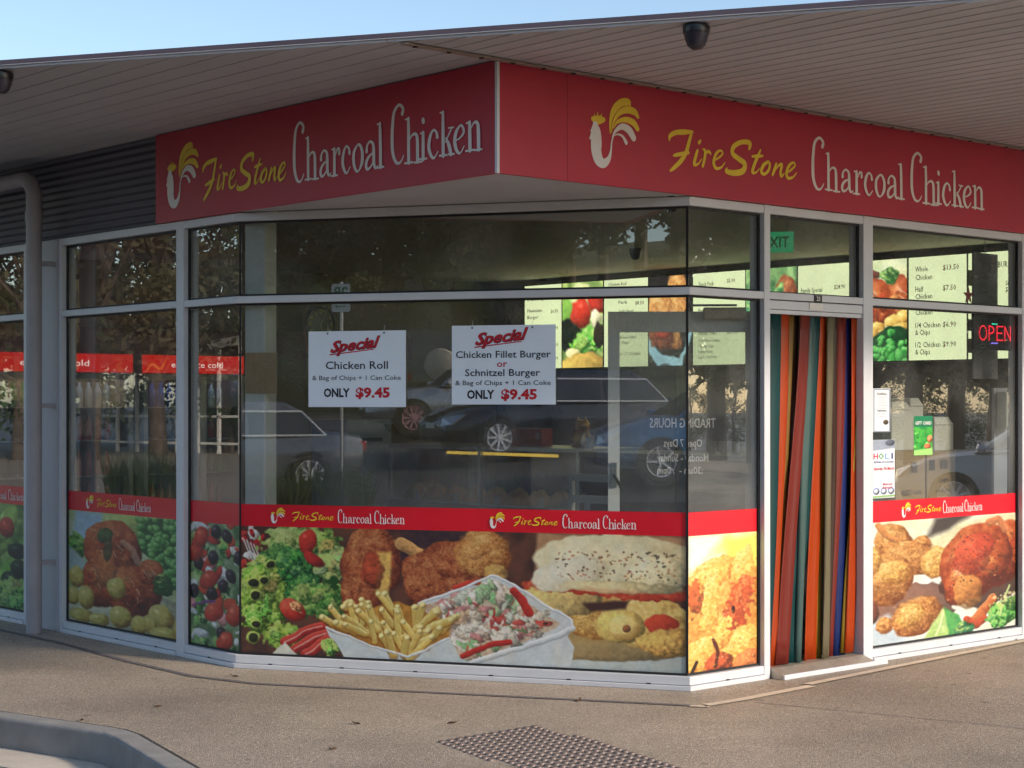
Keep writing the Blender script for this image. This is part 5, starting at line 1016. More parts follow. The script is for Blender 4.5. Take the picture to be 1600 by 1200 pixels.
for k, u in enumerate((930, 1120, 1138, 1156)):
    FT3 = FT.at(0, -0.35, 0); a = u2(u); zb_ = 1.191 if u < 950 else 1.171
    obj('paper_cup', MB().lathe([(0.026, 0), (0.034, 0.085), (0.036, 0.087), (0.034, 0.09), (0.03, 0.088)], Frame(FT2.p(a, 0.05, zb_), FT2.ax, FT2.bx), 14), M_WHITE, smooth=True, label=['white paper cup just right of the golden cat figurine', 'white paper cup left of two others on the counter end', 'middle white paper cup on the counter end', 'white paper cup nearest the doorway on the counter'][k], cat='cup', group='white paper cups')
# white high-backed stool seen under the lettering
FCh = FT.at(ut(955, 0.9), 0.9, 0); ch = root('white_chair', FCh.p(0, 0, 0.035), 'white ladder-back chair behind the open door edge', 'chair')
for sx in (-0.19, 0.19):
    obj('back_leg', MB().box(FCh, sx - 0.015, sx + 0.015, 0.16, 0.19, 0.035, 1.06), M_WHITE, ch); obj('front_leg', MB().box(FCh, sx - 0.015, sx + 0.015, -0.2, -0.17, 0.035, 0.55), M_WHITE, ch)
obj('seat', MB().box(FCh, -0.21, 0.21, -0.21, 0.158, 0.552, 0.58), M_WHITE, ch)
for z in (0.74, 0.88, 1.02): obj('slat', MB().box(FCh, -0.174, 0.174, 0.165, 0.185, z, z + 0.05), M_WHITE, ch)

# ================================================================ behind the right-hand window
FW = FR.at(0, -0.45, 0); uw = lambda u: on_wall(u, FW)
bn = root('window_bench', FW.p(4.0, -0.2, 0.035), 'low bench under the boxes inside the right-hand window', 'bench')
obj('bench_top', MB().box(FW, 3.4, 4.6, -0.5, 0.06, 0.86, 0.90), M_WHITE, bn)
for a in (3.45, 4.5):
    for b in (-0.45, 0.0): obj('leg', MB().box(FW, a, a + 0.04, b, b + 0.04, 0.035, 0.86), M_WHITE, bn)
M_KRAFT = mat('brown_cardboard', rgb(176, 148, 108), 0.8, 0, 0.08, 5, 0.05, 40)
def carton(u0, u1, z0, z1, label, prints):
    a0, a1 = uw(u0), uw(u1); r = root('cardboard_carton', FW.p((a0 + a1) / 2, -0.15, z0), label, 'carton', 'cardboard cartons in the right window')
    obj('carton_body', MB().box(FW, a0, a1, -0.3, 0.0, z0, z1), M_KRAFT, r, bevel=0.004)
    m_ = MB()
    for (x, y, w, h, tx) in prints:
        if tx: text(m_, tx, FW, a0 + x * (a1 - a0), z0 + y * (z1 - z0), 0.002, h, width=w * (a1 - a0), bold=0.02, res=1)
        else:
            xa, xb, ya, yb = a0 + x * (a1 - a0), a0 + (x + w) * (a1 - a0), z0 + y * (z1 - z0), z0 + y * (z1 - z0) + h
            for k in range(6):
                m_.box(FW, xa + (xb - xa) * k / 6, xa + (xb - xa) * (k + 0.55) / 6, 0.0005, 0.0015, ya, yb)
    obj('carton_print', m_, mat('brown_print', rgb(70, 52, 40), 0.7), r)
    obj('tape', MB().box(FW, (a0 + a1) / 2 - 0.02, (a0 + a1) / 2 + 0.02, -0.301, 0.0025, z1 + 0.0005, z1 + 0.0018), mat('packing_tape', rgb(196, 170, 130), 0.3), r)
carton(1399, 1446, 0.901, 1.225, 'brown cardboard carton with barcodes beside the festival poster', [(0.5, 0.55, 0.24, 0.07, None), (0.2, 0.1, 0.3, 0.05, 'FILLETS'), (0.6, 0.12, 0.25, 0.035, '2 x 6 KG')])
carton(1448, 1493, 0.901, 1.215, 'brown cardboard carton with barcodes at the right of its pair', [(0.08, 0.6, 0.2, 0.07, None), (0.45, 0.62, 0.28, 0.06, None), (0.4, 0.34, 0.35, 0.035, 'CHIPS'), (0.3, 0.14, 0.5, 0.025, '6 X 2.5 KG')])
M_FOAM = mat('white_foam', rgb(226, 222, 206), 0.7, 0, 0.03, 20, 0.05, 200)
def foam(u0, u1, z0, z1, label, dm=None, b=0.0):
    a0, a1 = uw(u0), uw(u1); c = 0.035
    r = root('foam_box', FW.p((a0 + a1) / 2, b - 0.12, z0), label, 'foam box', 'white foam boxes in the right window')
    obj('box_body', MB().prism([FW.p(a0, b, z0), FW.p(a1, b, z0), FW.p(a1, b, z1 - c), FW.p(a0, b, z1 - c)], FW.bx * -0.22), M_FOAM, r, bevel=0.006)
    obj('lid', MB().prism([FW.p(a0, b + 0.004, z1 - c + 0.002), FW.p(a1, b + 0.004, z1 - c + 0.002), FW.p(a1 - 0.03, b - 0.02, z1 + 0.02), FW.p(a0 + 0.03, b - 0.02, z1 + 0.02)], FW.bx * -0.2), M_FOAM, r, bevel=0.004)
foam(1393, 1424, 1.226, 1.52, 'white foam box partly behind the certificate on the left carton', b=0.0); foam(1426, 1447, 1.226, 1.545, 'tall white foam box behind the gift card flyer', b=-0.02); foam(1460, 1490, 1.217, 1.42, 'short white foam box on the right carton', b=0.0)
# papers stuck on the right-hand pane
FG = FR.at(0, -0.039, 0); ug = lambda u: on_wall(u, FG)
def paper(name, u0, u1, v0_, v1_, label, cat_, painter, extra=None):
    a0, a1 = ug(u0), ug(u1); Y = depth(FG, (a0 + a1) / 2); z1, z0 = zat(v0_, Y), zat(v1_, Y)
    r = root(name, FG.p((a0 + a1) / 2, 0, z0), label, cat_)
    painter.sheet('sheet', FG, a0, a1, z0, z1, 0.0, M_PRINT, r)
    if extra:
        for m_, rows in extra:
            for x, y, w, h, tx in rows: obj('text_line', text(MB(), tx, FG, a0 + x * (a1 - a0), z1 - y * (z1 - z0), 0.0012, h * (z1 - z0), width=w * (a1 - a0), bold=0.02, res=1), m_, r)
q = Paint(52, 140, (226, 230, 234), 31); q.line([(3, 3), (49, 3), (49, 137), (3, 137), (3, 3)], 3, (120, 130, 150)); q.blob(38, 108, 8, 8, (80, 66, 50), wob=0.05)
for y in range(14, 128, 5): q.line([(10 + (y * 7) % 6, y), (44 - (y * 5) % 9, y)], 1.6, (120, 126, 138), op=0.6) if y < 94 else None
paper('certificate', 1364, 1391, 607, 675, 'framed certificate sheet taped on the right-hand window', 'certificate', q, [(M_INK, [(0.2, 0.14, 0.6, 0.05, 'Certificate'), (0.25, 0.52, 0.5, 0.04, 'Registration')])])
q = Paint(66, 180, (222, 226, 232), 33); q.poly([(0, 0), (66, 0), (66, 26), (0, 34)], (150, 160, 176), 4); q.blob(50, 10, 14, 9, (90, 96, 110), wob=0.3); q.poly([(0, 110), (66, 108), (66, 150), (0, 150)], (206, 214, 226), 3)
for x in (10, 32, 54): q.blob(x, 158, 9, 10, (80, 100, 160), wob=0.05); q.blob(x, 158, 6.5, 7, (222, 228, 236), wob=0.05)
q.poly([(0, 172), (66, 170), (66, 176), (0, 178)], (140, 180, 110), 1)
hol = [mat('print_' + n_, rgb(*c_), 0.5) for n_, c_ in (('magenta', (196, 30, 80)), ('green', (60, 150, 60)), ('sky', (120, 170, 210)), ('navy', (40, 50, 120)))]
paper('festival_poster', 1364, 1398, 687, 778, 'colourful festival poster on the right-hand window above the red band', 'poster', q, [(hol[0], [(0.02, 0.33, 0.2, 0.14, 'H')]), (hol[1], [(0.24, 0.33, 0.26, 0.14, 'O')]), (hol[2], [(0.54, 0.33, 0.2, 0.14, 'L')]), (hol[3], [(0.84, 0.33, 0.07, 0.14, 'I'), (0.04, 0.40, 0.9, 0.045, 'FESTIVAL OF COLOURS')]), (M_REDINK, [(0.03, 0.52, 0.92, 0.075, 'Saturday 7th March'), (0.45, 0.78, 0.42, 0.05, 'Mela and'), (0.45, 0.84, 0.42, 0.05, 'Rangoli')])])
q = Paint(56, 120, (30, 130, 66), 35); q.wash((34, 140, 60), (80, 180, 70), 12); q.poly([(0, 0), (56, 0), (56, 34), (0, 34)], (20, 120, 80), 2); q.scraps((4, 52, 44, 100), 12, [(60, 160, 60), (110, 200, 90), (40, 130, 50)], (5, 9)); q.blob(46, 70, 8, 12, (226, 130, 90), wob=0.3, tex=0.3); q.blob(40, 92, 9, 8, (214, 110, 80), wob=0.3); q.poly([(0, 104), (56, 98), (56, 120), (0, 120)], (160, 220, 120), 3)
paper('gift_card_flyer', 1428, 1457, 650, 711, 'green gift card flyer stuck in front of the foam boxes', 'flyer', q, [(M_WHITE_L, [(0.06, 0.22, 0.88, 0.12, 'GIFT CARD')])])
# lit OPEN sign
FO = FR.at(0, -0.075, 0); uo = lambda u: on_wall(u, FO); a0, a1 = uo(1522), uo(1584); Y = depth(FO, a0); z1, z0 = zat(487, Y), zat(546, Y)
op = root('open_sign', FO.p((a0 + a1) / 2, 0, z0), 'black light-up sign with red lamps spelling OPEN', 'sign')
obj('backing', MB().box(FO, a0, a1, -0.02, 0.0, z0, z1), M_BLACK, op)
def dots(pts, r):
    m_ = MB()
    for x, z in pts: m_.add([FO.p(a0 + x * (a1 - a0) + r * math.cos(k * math.pi / 3), 0.004, z0 + z * (z1 - z0) + r * math.sin(k * math.pi / 3)) for k in range(6)], [(0, 1, 2, 3, 4, 5)])
    return m_
def seg_pts(segs, n):
    out = []
    for (x0, y0, x1, y1) in segs:
        l = math.hypot((x1 - x0) * (a1 - a0), (y1 - y0) * (z1 - z0)); k = max(2, int(l / n))
        out += [(x0 + (x1 - x0) * i / k, y0 + (y1 - y0) * i / k) for i in range(k + 1)]
    return out
def arc(cx, cz, rx, rz, t0, t1, n=7): return [(cx + rx * math.cos(R(t0 + (t1 - t0) * i / n)), cz + rz * math.sin(R(t0 + (t1 - t0) * i / n)), cx + rx * math.cos(R(t0 + (t1 - t0) * (i + 1) / n)), cz + rz * math.sin(R(t0 + (t1 - t0) * (i + 1) / n))) for i in range(n)]
let = arc(0.21, 0.45, 0.09, 0.19, 0, 360, 10) + [(0.36, 0.27, 0.36, 0.64)] + arc(0.38, 0.54, 0.1, 0.1, 90, -90, 5) + [(0.56, 0.27, 0.56, 0.64), (0.56, 0.64, 0.70, 0.64), (0.56, 0.46, 0.68, 0.46), (0.56, 0.27, 0.70, 0.27), (0.76, 0.27, 0.76, 0.64), (0.76, 0.62, 0.90, 0.29), (0.90, 0.27, 0.90, 0.64)]
obj('red_lamps', dots(seg_pts(let, 0.0095), 0.0050), emit('lit_red_lamps', rgb(255, 40, 60), 1.5), op)
obj('green_lamps', dots([(0.44 + i * 0.025, 0.70) for i in range(6)], 0.004), emit('lit_green_lamps', rgb(60, 220, 170), 1.8), op)
obj('blue_lamps', dots([(0.42 + i * 0.03, 0.18 + 0.01 * (i % 2)) for i in range(6)], 0.004), emit('lit_blue_lamps', rgb(150, 130, 255), 1.8), op)
# green exit sign hung from the ceiling
FE = Frame(FR.p(on_wall(1222, FR, -0.9), -0.9, 0), (0.97, -0.24, 0), (-0.24, -0.97, 0)); Y = depth(FE, 0)
zc = zat(378, Y); ex = root('exit_sign', FE.p(0, 0, zc - 0.07), 'green exit sign hanging from the ceiling inside the doorway', 'sign')
obj('sign_box', MB().box(FE, -0.14, 0.07, -0.03, 0.0, zc - 0.065, zc + 0.065), emit('lit_exit_green', rgb(40, 130, 84), 0.55), ex)
t = MB(); text(t, 'EXIT', FE, -0.115, zc - 0.035, 0.002, 0.1, width=0.16, bold=0.015); obj('lettering', t, mat('exit_white', rgb(170, 210, 180), 0.5), ex)
for x in (-0.1, 0.03): obj('hanger', MB().tube([FE.p(x, -0.015, zc + 0.065), FE.p(x, -0.015, 2.8)], 0.004, 6), M_STEEL, ex)
# grey hanging tag with rounded ends, red star, soap dispenser
FH = FR.at(0, -0.25, 0); uh = lambda u: on_wall(u, FH); Y = depth(FH, uh(1540))
hg = root('hanging_tag', FH.p(uh(1540), 0, zat(592, Y)), 'tall grey hanging panel with rounded tabs behind the lit sign', 'hanging panel')
obj('panel', MB().box(FH, uh(1521), uh(1559), -0.012, 0.0, zat(592, Y), zat(396, Y)), mat('grey_panel', rgb(128, 126, 128), 0.5), hg)
for va, vb in ((424, 448), (500, 518), (530, 552)):
    obj('tab', MB().rbox(Frame(FH.o, FH.ax, FH.cx, -FH.bx), uh(1514), uh(1524), zat(vb, Y), zat(va, Y), 0.001, 0.012, 0.012), mat('olive_tab', rgb(104, 98, 76), 0.5), hg)
obj('hanger', MB().tube([FH.p(uh(1540), -0.006, zat(396, Y)), FH.p(uh(1540), -0.006, 2.8)], 0.003, 6), M_STEEL, hg)
FS = FR.at(0, -0.056, 0); ac, zc_ = on_wall(1513, FS), zat(462, depth(FS, on_wall(1513, FS)))
m_ = MB(); pts = [FS.p(ac + (0.06 if k % 2 == 0 else 0.024) * math.sin(k * math.pi / 5), 0.0, zc_ + (0.06 if k % 2 == 0 else 0.024) * math.cos(k * math.pi / 5)) for k in range(10)]
m_.prism(pts, FS.bx * 0.002); obj('star_sticker', m_, mat('red_sticker', rgb(176, 60, 56), 0.5), label='small red star sticker on the upper right-hand pane', cat='sticker')
Yd2 = depth(FR, on_wall(1584, FR, -0.3), -0.3); ad = on_wall(1584, FR, -0.3)
ds = root('wall_dispenser', FR.p(ad, -0.33, zat(670, Yd2)), 'white dispenser box beside the right edge of the window', 'dispenser')
obj('shell', MB().rbox(FR, ad - 0.07, ad + 0.07, -0.4, -0.3, zat(668, Yd2), zat(612, Yd2), 0.03), M_WHITE, ds, bevel=0.01); obj('backplate', MB().box(FR, ad - 0.08, ad + 0.08, -0.42, -0.402, 0.035, zat(606, Yd2)), M_FGREY, ds); obj('spout', MB().box(FR, ad - 0.02, ad + 0.02, -0.3, -0.275, zat(668, Yd2), zat(655, Yd2)), M_BLACK, ds)
# tan card fixed to the column, notes
kf = FC.at(0, -0.088, 0); ya = depth(kf, 0.1)
obj('tan_card', MB().box(kf, on_wall(384, kf), on_wall(433, kf), 0.0, 0.004, zat(615, ya), zat(551, ya)), mat('tan_board', rgb(196, 160, 122), 0.7, 0, 0.06), label='plain tan card fixed to the white column inside the corner', cat='card')

# ================================================================ dome cameras
def dome(P, label, k=1.0, m_=None):
    F = Frame(P, (1, 0, 0), (0, 1, 0)); r = root('dome_camera', P - Vector((0, 0, 0.1 * k)), label, 'camera', 'dome cameras')
    obj('mount', MB().lathe([(0.057 * k, -0.03 * k), (0.060 * k, -0.012 * k), (0.058 * k, 0)], F, 24), M_BLACK, r, smooth=True)
    obj('dome', MB().lathe([(0.004 * k, -0.103 * k), (0.022 * k, -0.1 * k), (0.038 * k, -0.086 * k), (0.049 * k, -0.06 * k), (0.056 * k, -0.031 * k)], F, 24), mat('smoked_dome', rgb(46, 40, 48), 0.3), r, smooth=True)
dome(spot(1088, 41, 1.637 * FPX / (V0 - 41)), 'dark dome camera under the canopy above the right-hand sign')
dome(spot(2, 114, 1.637 * FPX / (V0 - 114)), 'dark dome camera under the canopy at the left picture edge')
Yq = depth(FC, 2.55, -0.35); dome(Vector(((1049 - 800) / FPX * Yq, Yq, 2.66)), 'dark dome camera behind the corner pane under the sign', 0.75)
obj('camera_stalk', MB().tube([Vector(((1049 - 800) / FPX * Yq, Yq, 2.66)), Vector(((1049 - 800) / FPX * Yq, Yq, 2.8))], 0.02, 8), M_BLACK, label='short black stalk holding the indoor dome camera', cat='stalk')
p_ = spot(993, 418, 14.5); dome(Vector((p_.x, p_.y, 2.795)), 'small dark dome camera on the shop ceiling over the menu boards', 0.9)

# ================================================================ tactile studs and fallen leaves
tp = root('tactile_paving', (-0.1, 7.8, 0), 'patch of round metal tactile studs set in the pavement', 'tactile paving')
T0 = Vector((-0.3175, 7.986, 0)); stud = None; M_STUD = mat('dark_stud_metal', rgb(120, 106, 100), 0.5, 0.3, 0.15, 30)
me = MB().lathe([(0.0185, 0.0), (0.0185, 0.0015), (0.014, 0.0075), (0.0125, 0.0078), (0.002, 0.0078)], W0, 10)
AX2 = (-DL - DR * 0.22).normalized()
for j in range(0, 24):
    for i in range(0, 14):
        if (j < 6 and i > 11) or (j >= 10 and i < 1) or i > 12: continue
        P = T0 + DR * (0.0515 * i) + AX2 * (0.0515 * j)
        v = V0 + EYE * FPX / P.y
        if v > 1216: continue
        if stud is None:
            stud = obj('stud', MB().add([vv + tp.location for vv in me.v], me.f), M_STUD, tp, smooth=True); s_ = stud
        else: s_ = stud.copy(); COL.objects.link(s_)
        s_.location = P - tp.location
M_LEAF = mat('dead_leaf', rgb(96, 70, 54), 0.8, 0, 0.2)
for k, (u, v, txt) in enumerate(((708, 1131, 'brown leaf left of the tactile studs'), (905, 1096, 'brown leaf near the corner pane sill'), (556, 1132, 'brown leaf on the open pavement'), (246, 1105, 'brown leaf behind the kerb'), (127, 1127, 'small twig-like leaf by the kerb edge'), (470, 1048, 'brown leaf lying against the corner sill'), (1587, 1000, 'dark leaf below the right window sill'), (366, 1058, 'dark leaf on the joint below the left corner'), (520, 1172, 'brown leaf low in the pavement middle'))):
    x, y = gp(u, v); t = k * 1.3; L = 0.03; c, s = math.cos(t), math.sin(t)
    pts = [(-1, 0, 0.004), (-0.3, 0.32, 0.012), (0.5, 0.26, 0.01), (1, 0, 0.02), (0.4, -0.3, 0.008), (-0.4, -0.28, 0.011), (0, 0, 0.003)]
    vs = [(x + (px_ * c - py_ * s) * L, y + (px_ * s + py_ * c) * L, z_) for px_, py_, z_ in pts]
    obj('fallen_leaf', MB().add(vs, [(0, 6, 1), (1, 6, 2), (2, 6, 3), (3, 6, 4), (4, 6, 5), (5, 6, 0)]), M_LEAF, label=txt, cat='leaf', group='fallen leaves')

# ================================================================ across the car park: what the glass reflects
def ground_at(P): return Vector((P.x, P.y, ground_z(P.x, P.y)))
def seen_in(F, u, Y): return ground_at(mirror(Vector(((u - 800) / FPX * Y, Y, 0)), F))
def turn_in(F, hx, hy):
    h = Vector((hx, hy, 0)); h = h - F.bx * (2 * h.dot(F.bx)); return math.atan2(h.y, h.x)
# grassy bank beyond the car park
M_BANK = mat('dry_grass_bank', rgb(96, 92, 60), 0.95, 0, 0.3, 0.7, 0.6, 9, col2=rgb(66, 74, 42))
mb = MB(); n = 30; vs = []
for j in range(8):
    for i in range(n + 1):
        p_ = -45 + 90 * i / n; q_ = 27 + 5 * j; P = P1 + DC * p_ + NC * q_
        vs.append((P.x, P.y, 1.2 + [0, 1.2, 2.8, 4.2, 5.2, 5.8, 6.2, 6.4][j] + 0.35 * math.sin(i * 1.3 + j) * (j > 0)))
mb.add(vs, [(j * (n + 1) + i, j * (n + 1) + i + 1, (j + 1) * (n + 1) + i + 1, (j + 1) * (n + 1) + i) for j in range(7) for i in range(n)])
obj('grassy_bank', mb, M_BANK, kind='structure', smooth=True)
obj('pale_path', MB().prism([(-60, 14, -0.146), (-14, 15, -0.146), (-14, 30, -0.146), (-60, 42, -0.146)], (0, 0, 0.003)), mat('pale_path', rgb(140, 126, 108), 0.9, 0, 0.15, 0.5), kind='structure')

def leaf_mat(name, c1, c2):
    m = mat(name, c1, 0.65, 0, 0.2, 1.6, col2=c2); N = m.node_tree.nodes; L = m.node_tree.links
    t_ = N.new('ShaderNodeBsdfTranslucent'); t_.inputs[0].default_value = (*c2, 1); mx = N.new('ShaderNodeMixShader'); mx.inputs[0].default_value = 0.42
    L.new(N['Principled BSDF'].outputs[0], mx.inputs[1]); L.new(t_.outputs[0], mx.inputs[2]); L.new(mx.outputs[0], N['Material Output'].inputs[0]); return m
LM = [leaf_mat('dark_gum_leaves', (0.07, 0.076, 0.04), (0.15, 0.145, 0.078)), leaf_mat('olive_leaves', (0.09, 0.085, 0.04), (0.17, 0.15, 0.075)), leaf_mat('green_leaves', (0.04, 0.07, 0.02), (0.08, 0.12, 0.035))]
M_BARK = mat('bark', rgb(92, 80, 70), 0.9, 0, 0.25, 6, 0.5, 20)
def tree_proto(seed, h, rx, leaves, clumps, lm, trunk_h=0.3):
    rr = random.Random(seed); tk = MB(); top = h * 0.72
    pts = [Vector((0, 0, -0.3)), Vector((rr.uniform(-.1, .1), rr.uniform(-.1, .1), h * 0.2)), Vector((rr.uniform(-.3, .3), rr.uniform(-.3, .3), h * 0.45)), Vector((rr.uniform(-.4, .4), rr.uniform(-.4, .4), top))]
    tk.tube(pts, [h * 0.030, h * 0.024, h * 0.016, h * 0.006], 9)
    cr = MB(); cl = []
    for k in range(clumps):
        t = rr.uniform(0, 6.28); f = rr.random(); z = h * (trunk_h + (1 - trunk_h) * f); rad = rx * math.sin(math.pi * (0.15 + 0.8 * f)) ** 0.7 * math.sqrt(rr.random()); c = Vector((rad * math.cos(t), rad * math.sin(t), z)); cl.append((c, rr.uniform(0.10, 0.2) * rx * 1.9))
        if k % 3 == 0:
            b0 = pts[1].lerp(pts[3], min(1, max(0, f * 0.8))); tk.tube([b0, b0.lerp(c, 0.5) + Vector((0, 0, 0.1)), c], [h * 0.009, h * 0.006, h * 0.002], 5)
    for k in range(leaves):
        c, r = rr.choice(cl); d = Vector((rr.gauss(0, 1), rr.gauss(0, 1), rr.gauss(0, 0.75))); d = d.normalized() * r * rr.random() ** 0.45; p_ = c + d
        s = rr.uniform(0.07, 0.15) * (h / 7); a = Vector((rr.gauss(0, 1), rr.gauss(0, 1), rr.gauss(0, 1))).normalized(); b_ = a.orthogonal().normalized(); b_ = b_ * math.cos(k) + a.cross(b_) * math.sin(k)
        cr.add([p_ - a * s, p_ + b_ * s * 0.45, p_ + a * s, p_ - b_ * s * 0.45], [(0, 1, 2, 3)])
    return tk, cr, lm
PROT = [tree_proto(1, 8.5, 2.8, 5200, 60, LM[0]), tree_proto(2, 7.2, 2.5, 4600, 50, LM[1]), tree_proto(3, 9.5, 2.6, 5200, 60, LM[0], 0.25), tree_proto(4, 6.5, 2.6, 4600, 46, LM[2], 0.15)]
built = {}
def tree(P, k, rz, label, group, scale=1.0):
    if k not in built:
        r = root('leafy_tree', Vector((0, 0, 0)), label, 'tree', group); tk, cr, lm = PROT[k]
        obj('trunk', tk, M_BARK, r, smooth=True); obj('crown', cr, lm, r); built[k] = r
    else: r = copy_tree(built[k]); tag(r, label, 'tree', group)
    r.location = P; r.rotation_euler = (0, 0, rz); r.scale = (scale,) * 3; return r
rt = random.Random(12)
for i in range(17):
    u = 270 + i * 56; Y = 47 + rt.uniform(-3, 9); P = seen_in(FC, u, Y); q_ = (P - P1).dot(NC); P.z = 1.2 + max(0, (q_ - 27)) * 0.26 - 0.2
    tree(P, (0, 2, 1, 0, 2)[i % 5], rt.uniform(0, 6), nth(i, 'dark gum tree', 'on the bank in the corner reflection'), 'trees on the bank behind the car park', rt.uniform(0.85, 1.1))
for i in range(12):
    u = 240 + i * 80; P = seen_in(FC, u, 42 + rt.uniform(-1.5, 2)); P.z += 0.1
    tree(P, (3, 1, 3)[i % 3], rt.uniform(0, 6), nth(i, 'low olive bush', 'at the bank foot in the corner reflection'), 'bushes at the foot of the bank', rt.uniform(0.36, 0.5))
for i in range(9):
    P = seen_in(FL, -30 + i * 55, 58 + rt.uniform(-6, 10)); P.z = -0.2
    tree(P, (1, 3, 0)[i % 3], rt.uniform(0, 6), nth(i, 'olive tree', 'beyond the white pavilion in the left reflection'), 'trees beyond the white pavilion', rt.uniform(1.0, 1.35))
for i in range(10):
    P = seen_in(FR, 1062 + i * 62, 42 + rt.uniform(-4, 6)); P.z = -0.2
    tree(P, (0, 2, 0)[i % 3], rt.uniform(0, 6), nth(i, 'dark tree', 'in the reflection right of the corner'), 'trees across the street on the right', rt.uniform(0.95, 1.15))
for i in range(8):
    P = seen_in(FR, 1080 + i * 70, 60 + rt.uniform(-5, 5)); P.z = -0.2
    tree(P, 3, rt.uniform(0, 6), nth(i, 'low dark shrub', 'down the street in the right reflection'), 'far shrubs on the right', rt.uniform(0.35, 0.5))

# ---- strap-leaved grass clumps by the kerb
def tuft(seed, h, n):
    rr = random.Random(seed); m_ = MB()
    for k in range(n):
        t = rr.uniform(0, 6.28); l = h * rr.uniform(0.6, 1.1); o = Vector((rr.gauss(0, .09), rr.gauss(0, .09), 0)); d = Vector((math.cos(t), math.sin(t), 0)); sd_ = Vector((-math.sin(t), math.cos(t), 0)) * 0.011; be = rr.uniform(0.1, 0.6)
        pts = [o + d * (be * l * f * f) + Vector((0, 0, l * (f - 0.28 * be * f * f))) for f in (0, .35, .7, 1)]
        m_.add([p_ + sd_ * w for p_, w in zip(pts, (1, 1, .7, .1))] + [p_ - sd_ * w for p_, w in zip(pts, (1, 1, .7, .1))], [(i, i + 1, i + 5, i + 4) for i in range(3)])
    return m_
tf = None
for i, (u, Y) in enumerate(((440, 21.5), (478, 22.5), (520, 21.8), (556, 22.6), (180, 28), (205, 27), (232, 28.5), (250, 27.5))):
    P = seen_in(FC if i < 4 else FL, u, Y)
    if tf is None: tf = obj('grass_clump', tuft(5, 1.0, 170), LM[2]); o_ = tf
    else: o_ = tf.copy(); COL.objects.link(o_)
    o_.location = P; o_.rotation_euler = (0, 0, i * 1.1); tag(o_, nth(i, 'strap-leaved grass clump', 'reflected low in the corner pane') if i < 4 else nth(i - 4, 'grass clump', 'reflected low in the left window'), 'plant', 'grass clumps in the corner pane reflection' if i < 4 else 'grass clumps in the left window reflection')

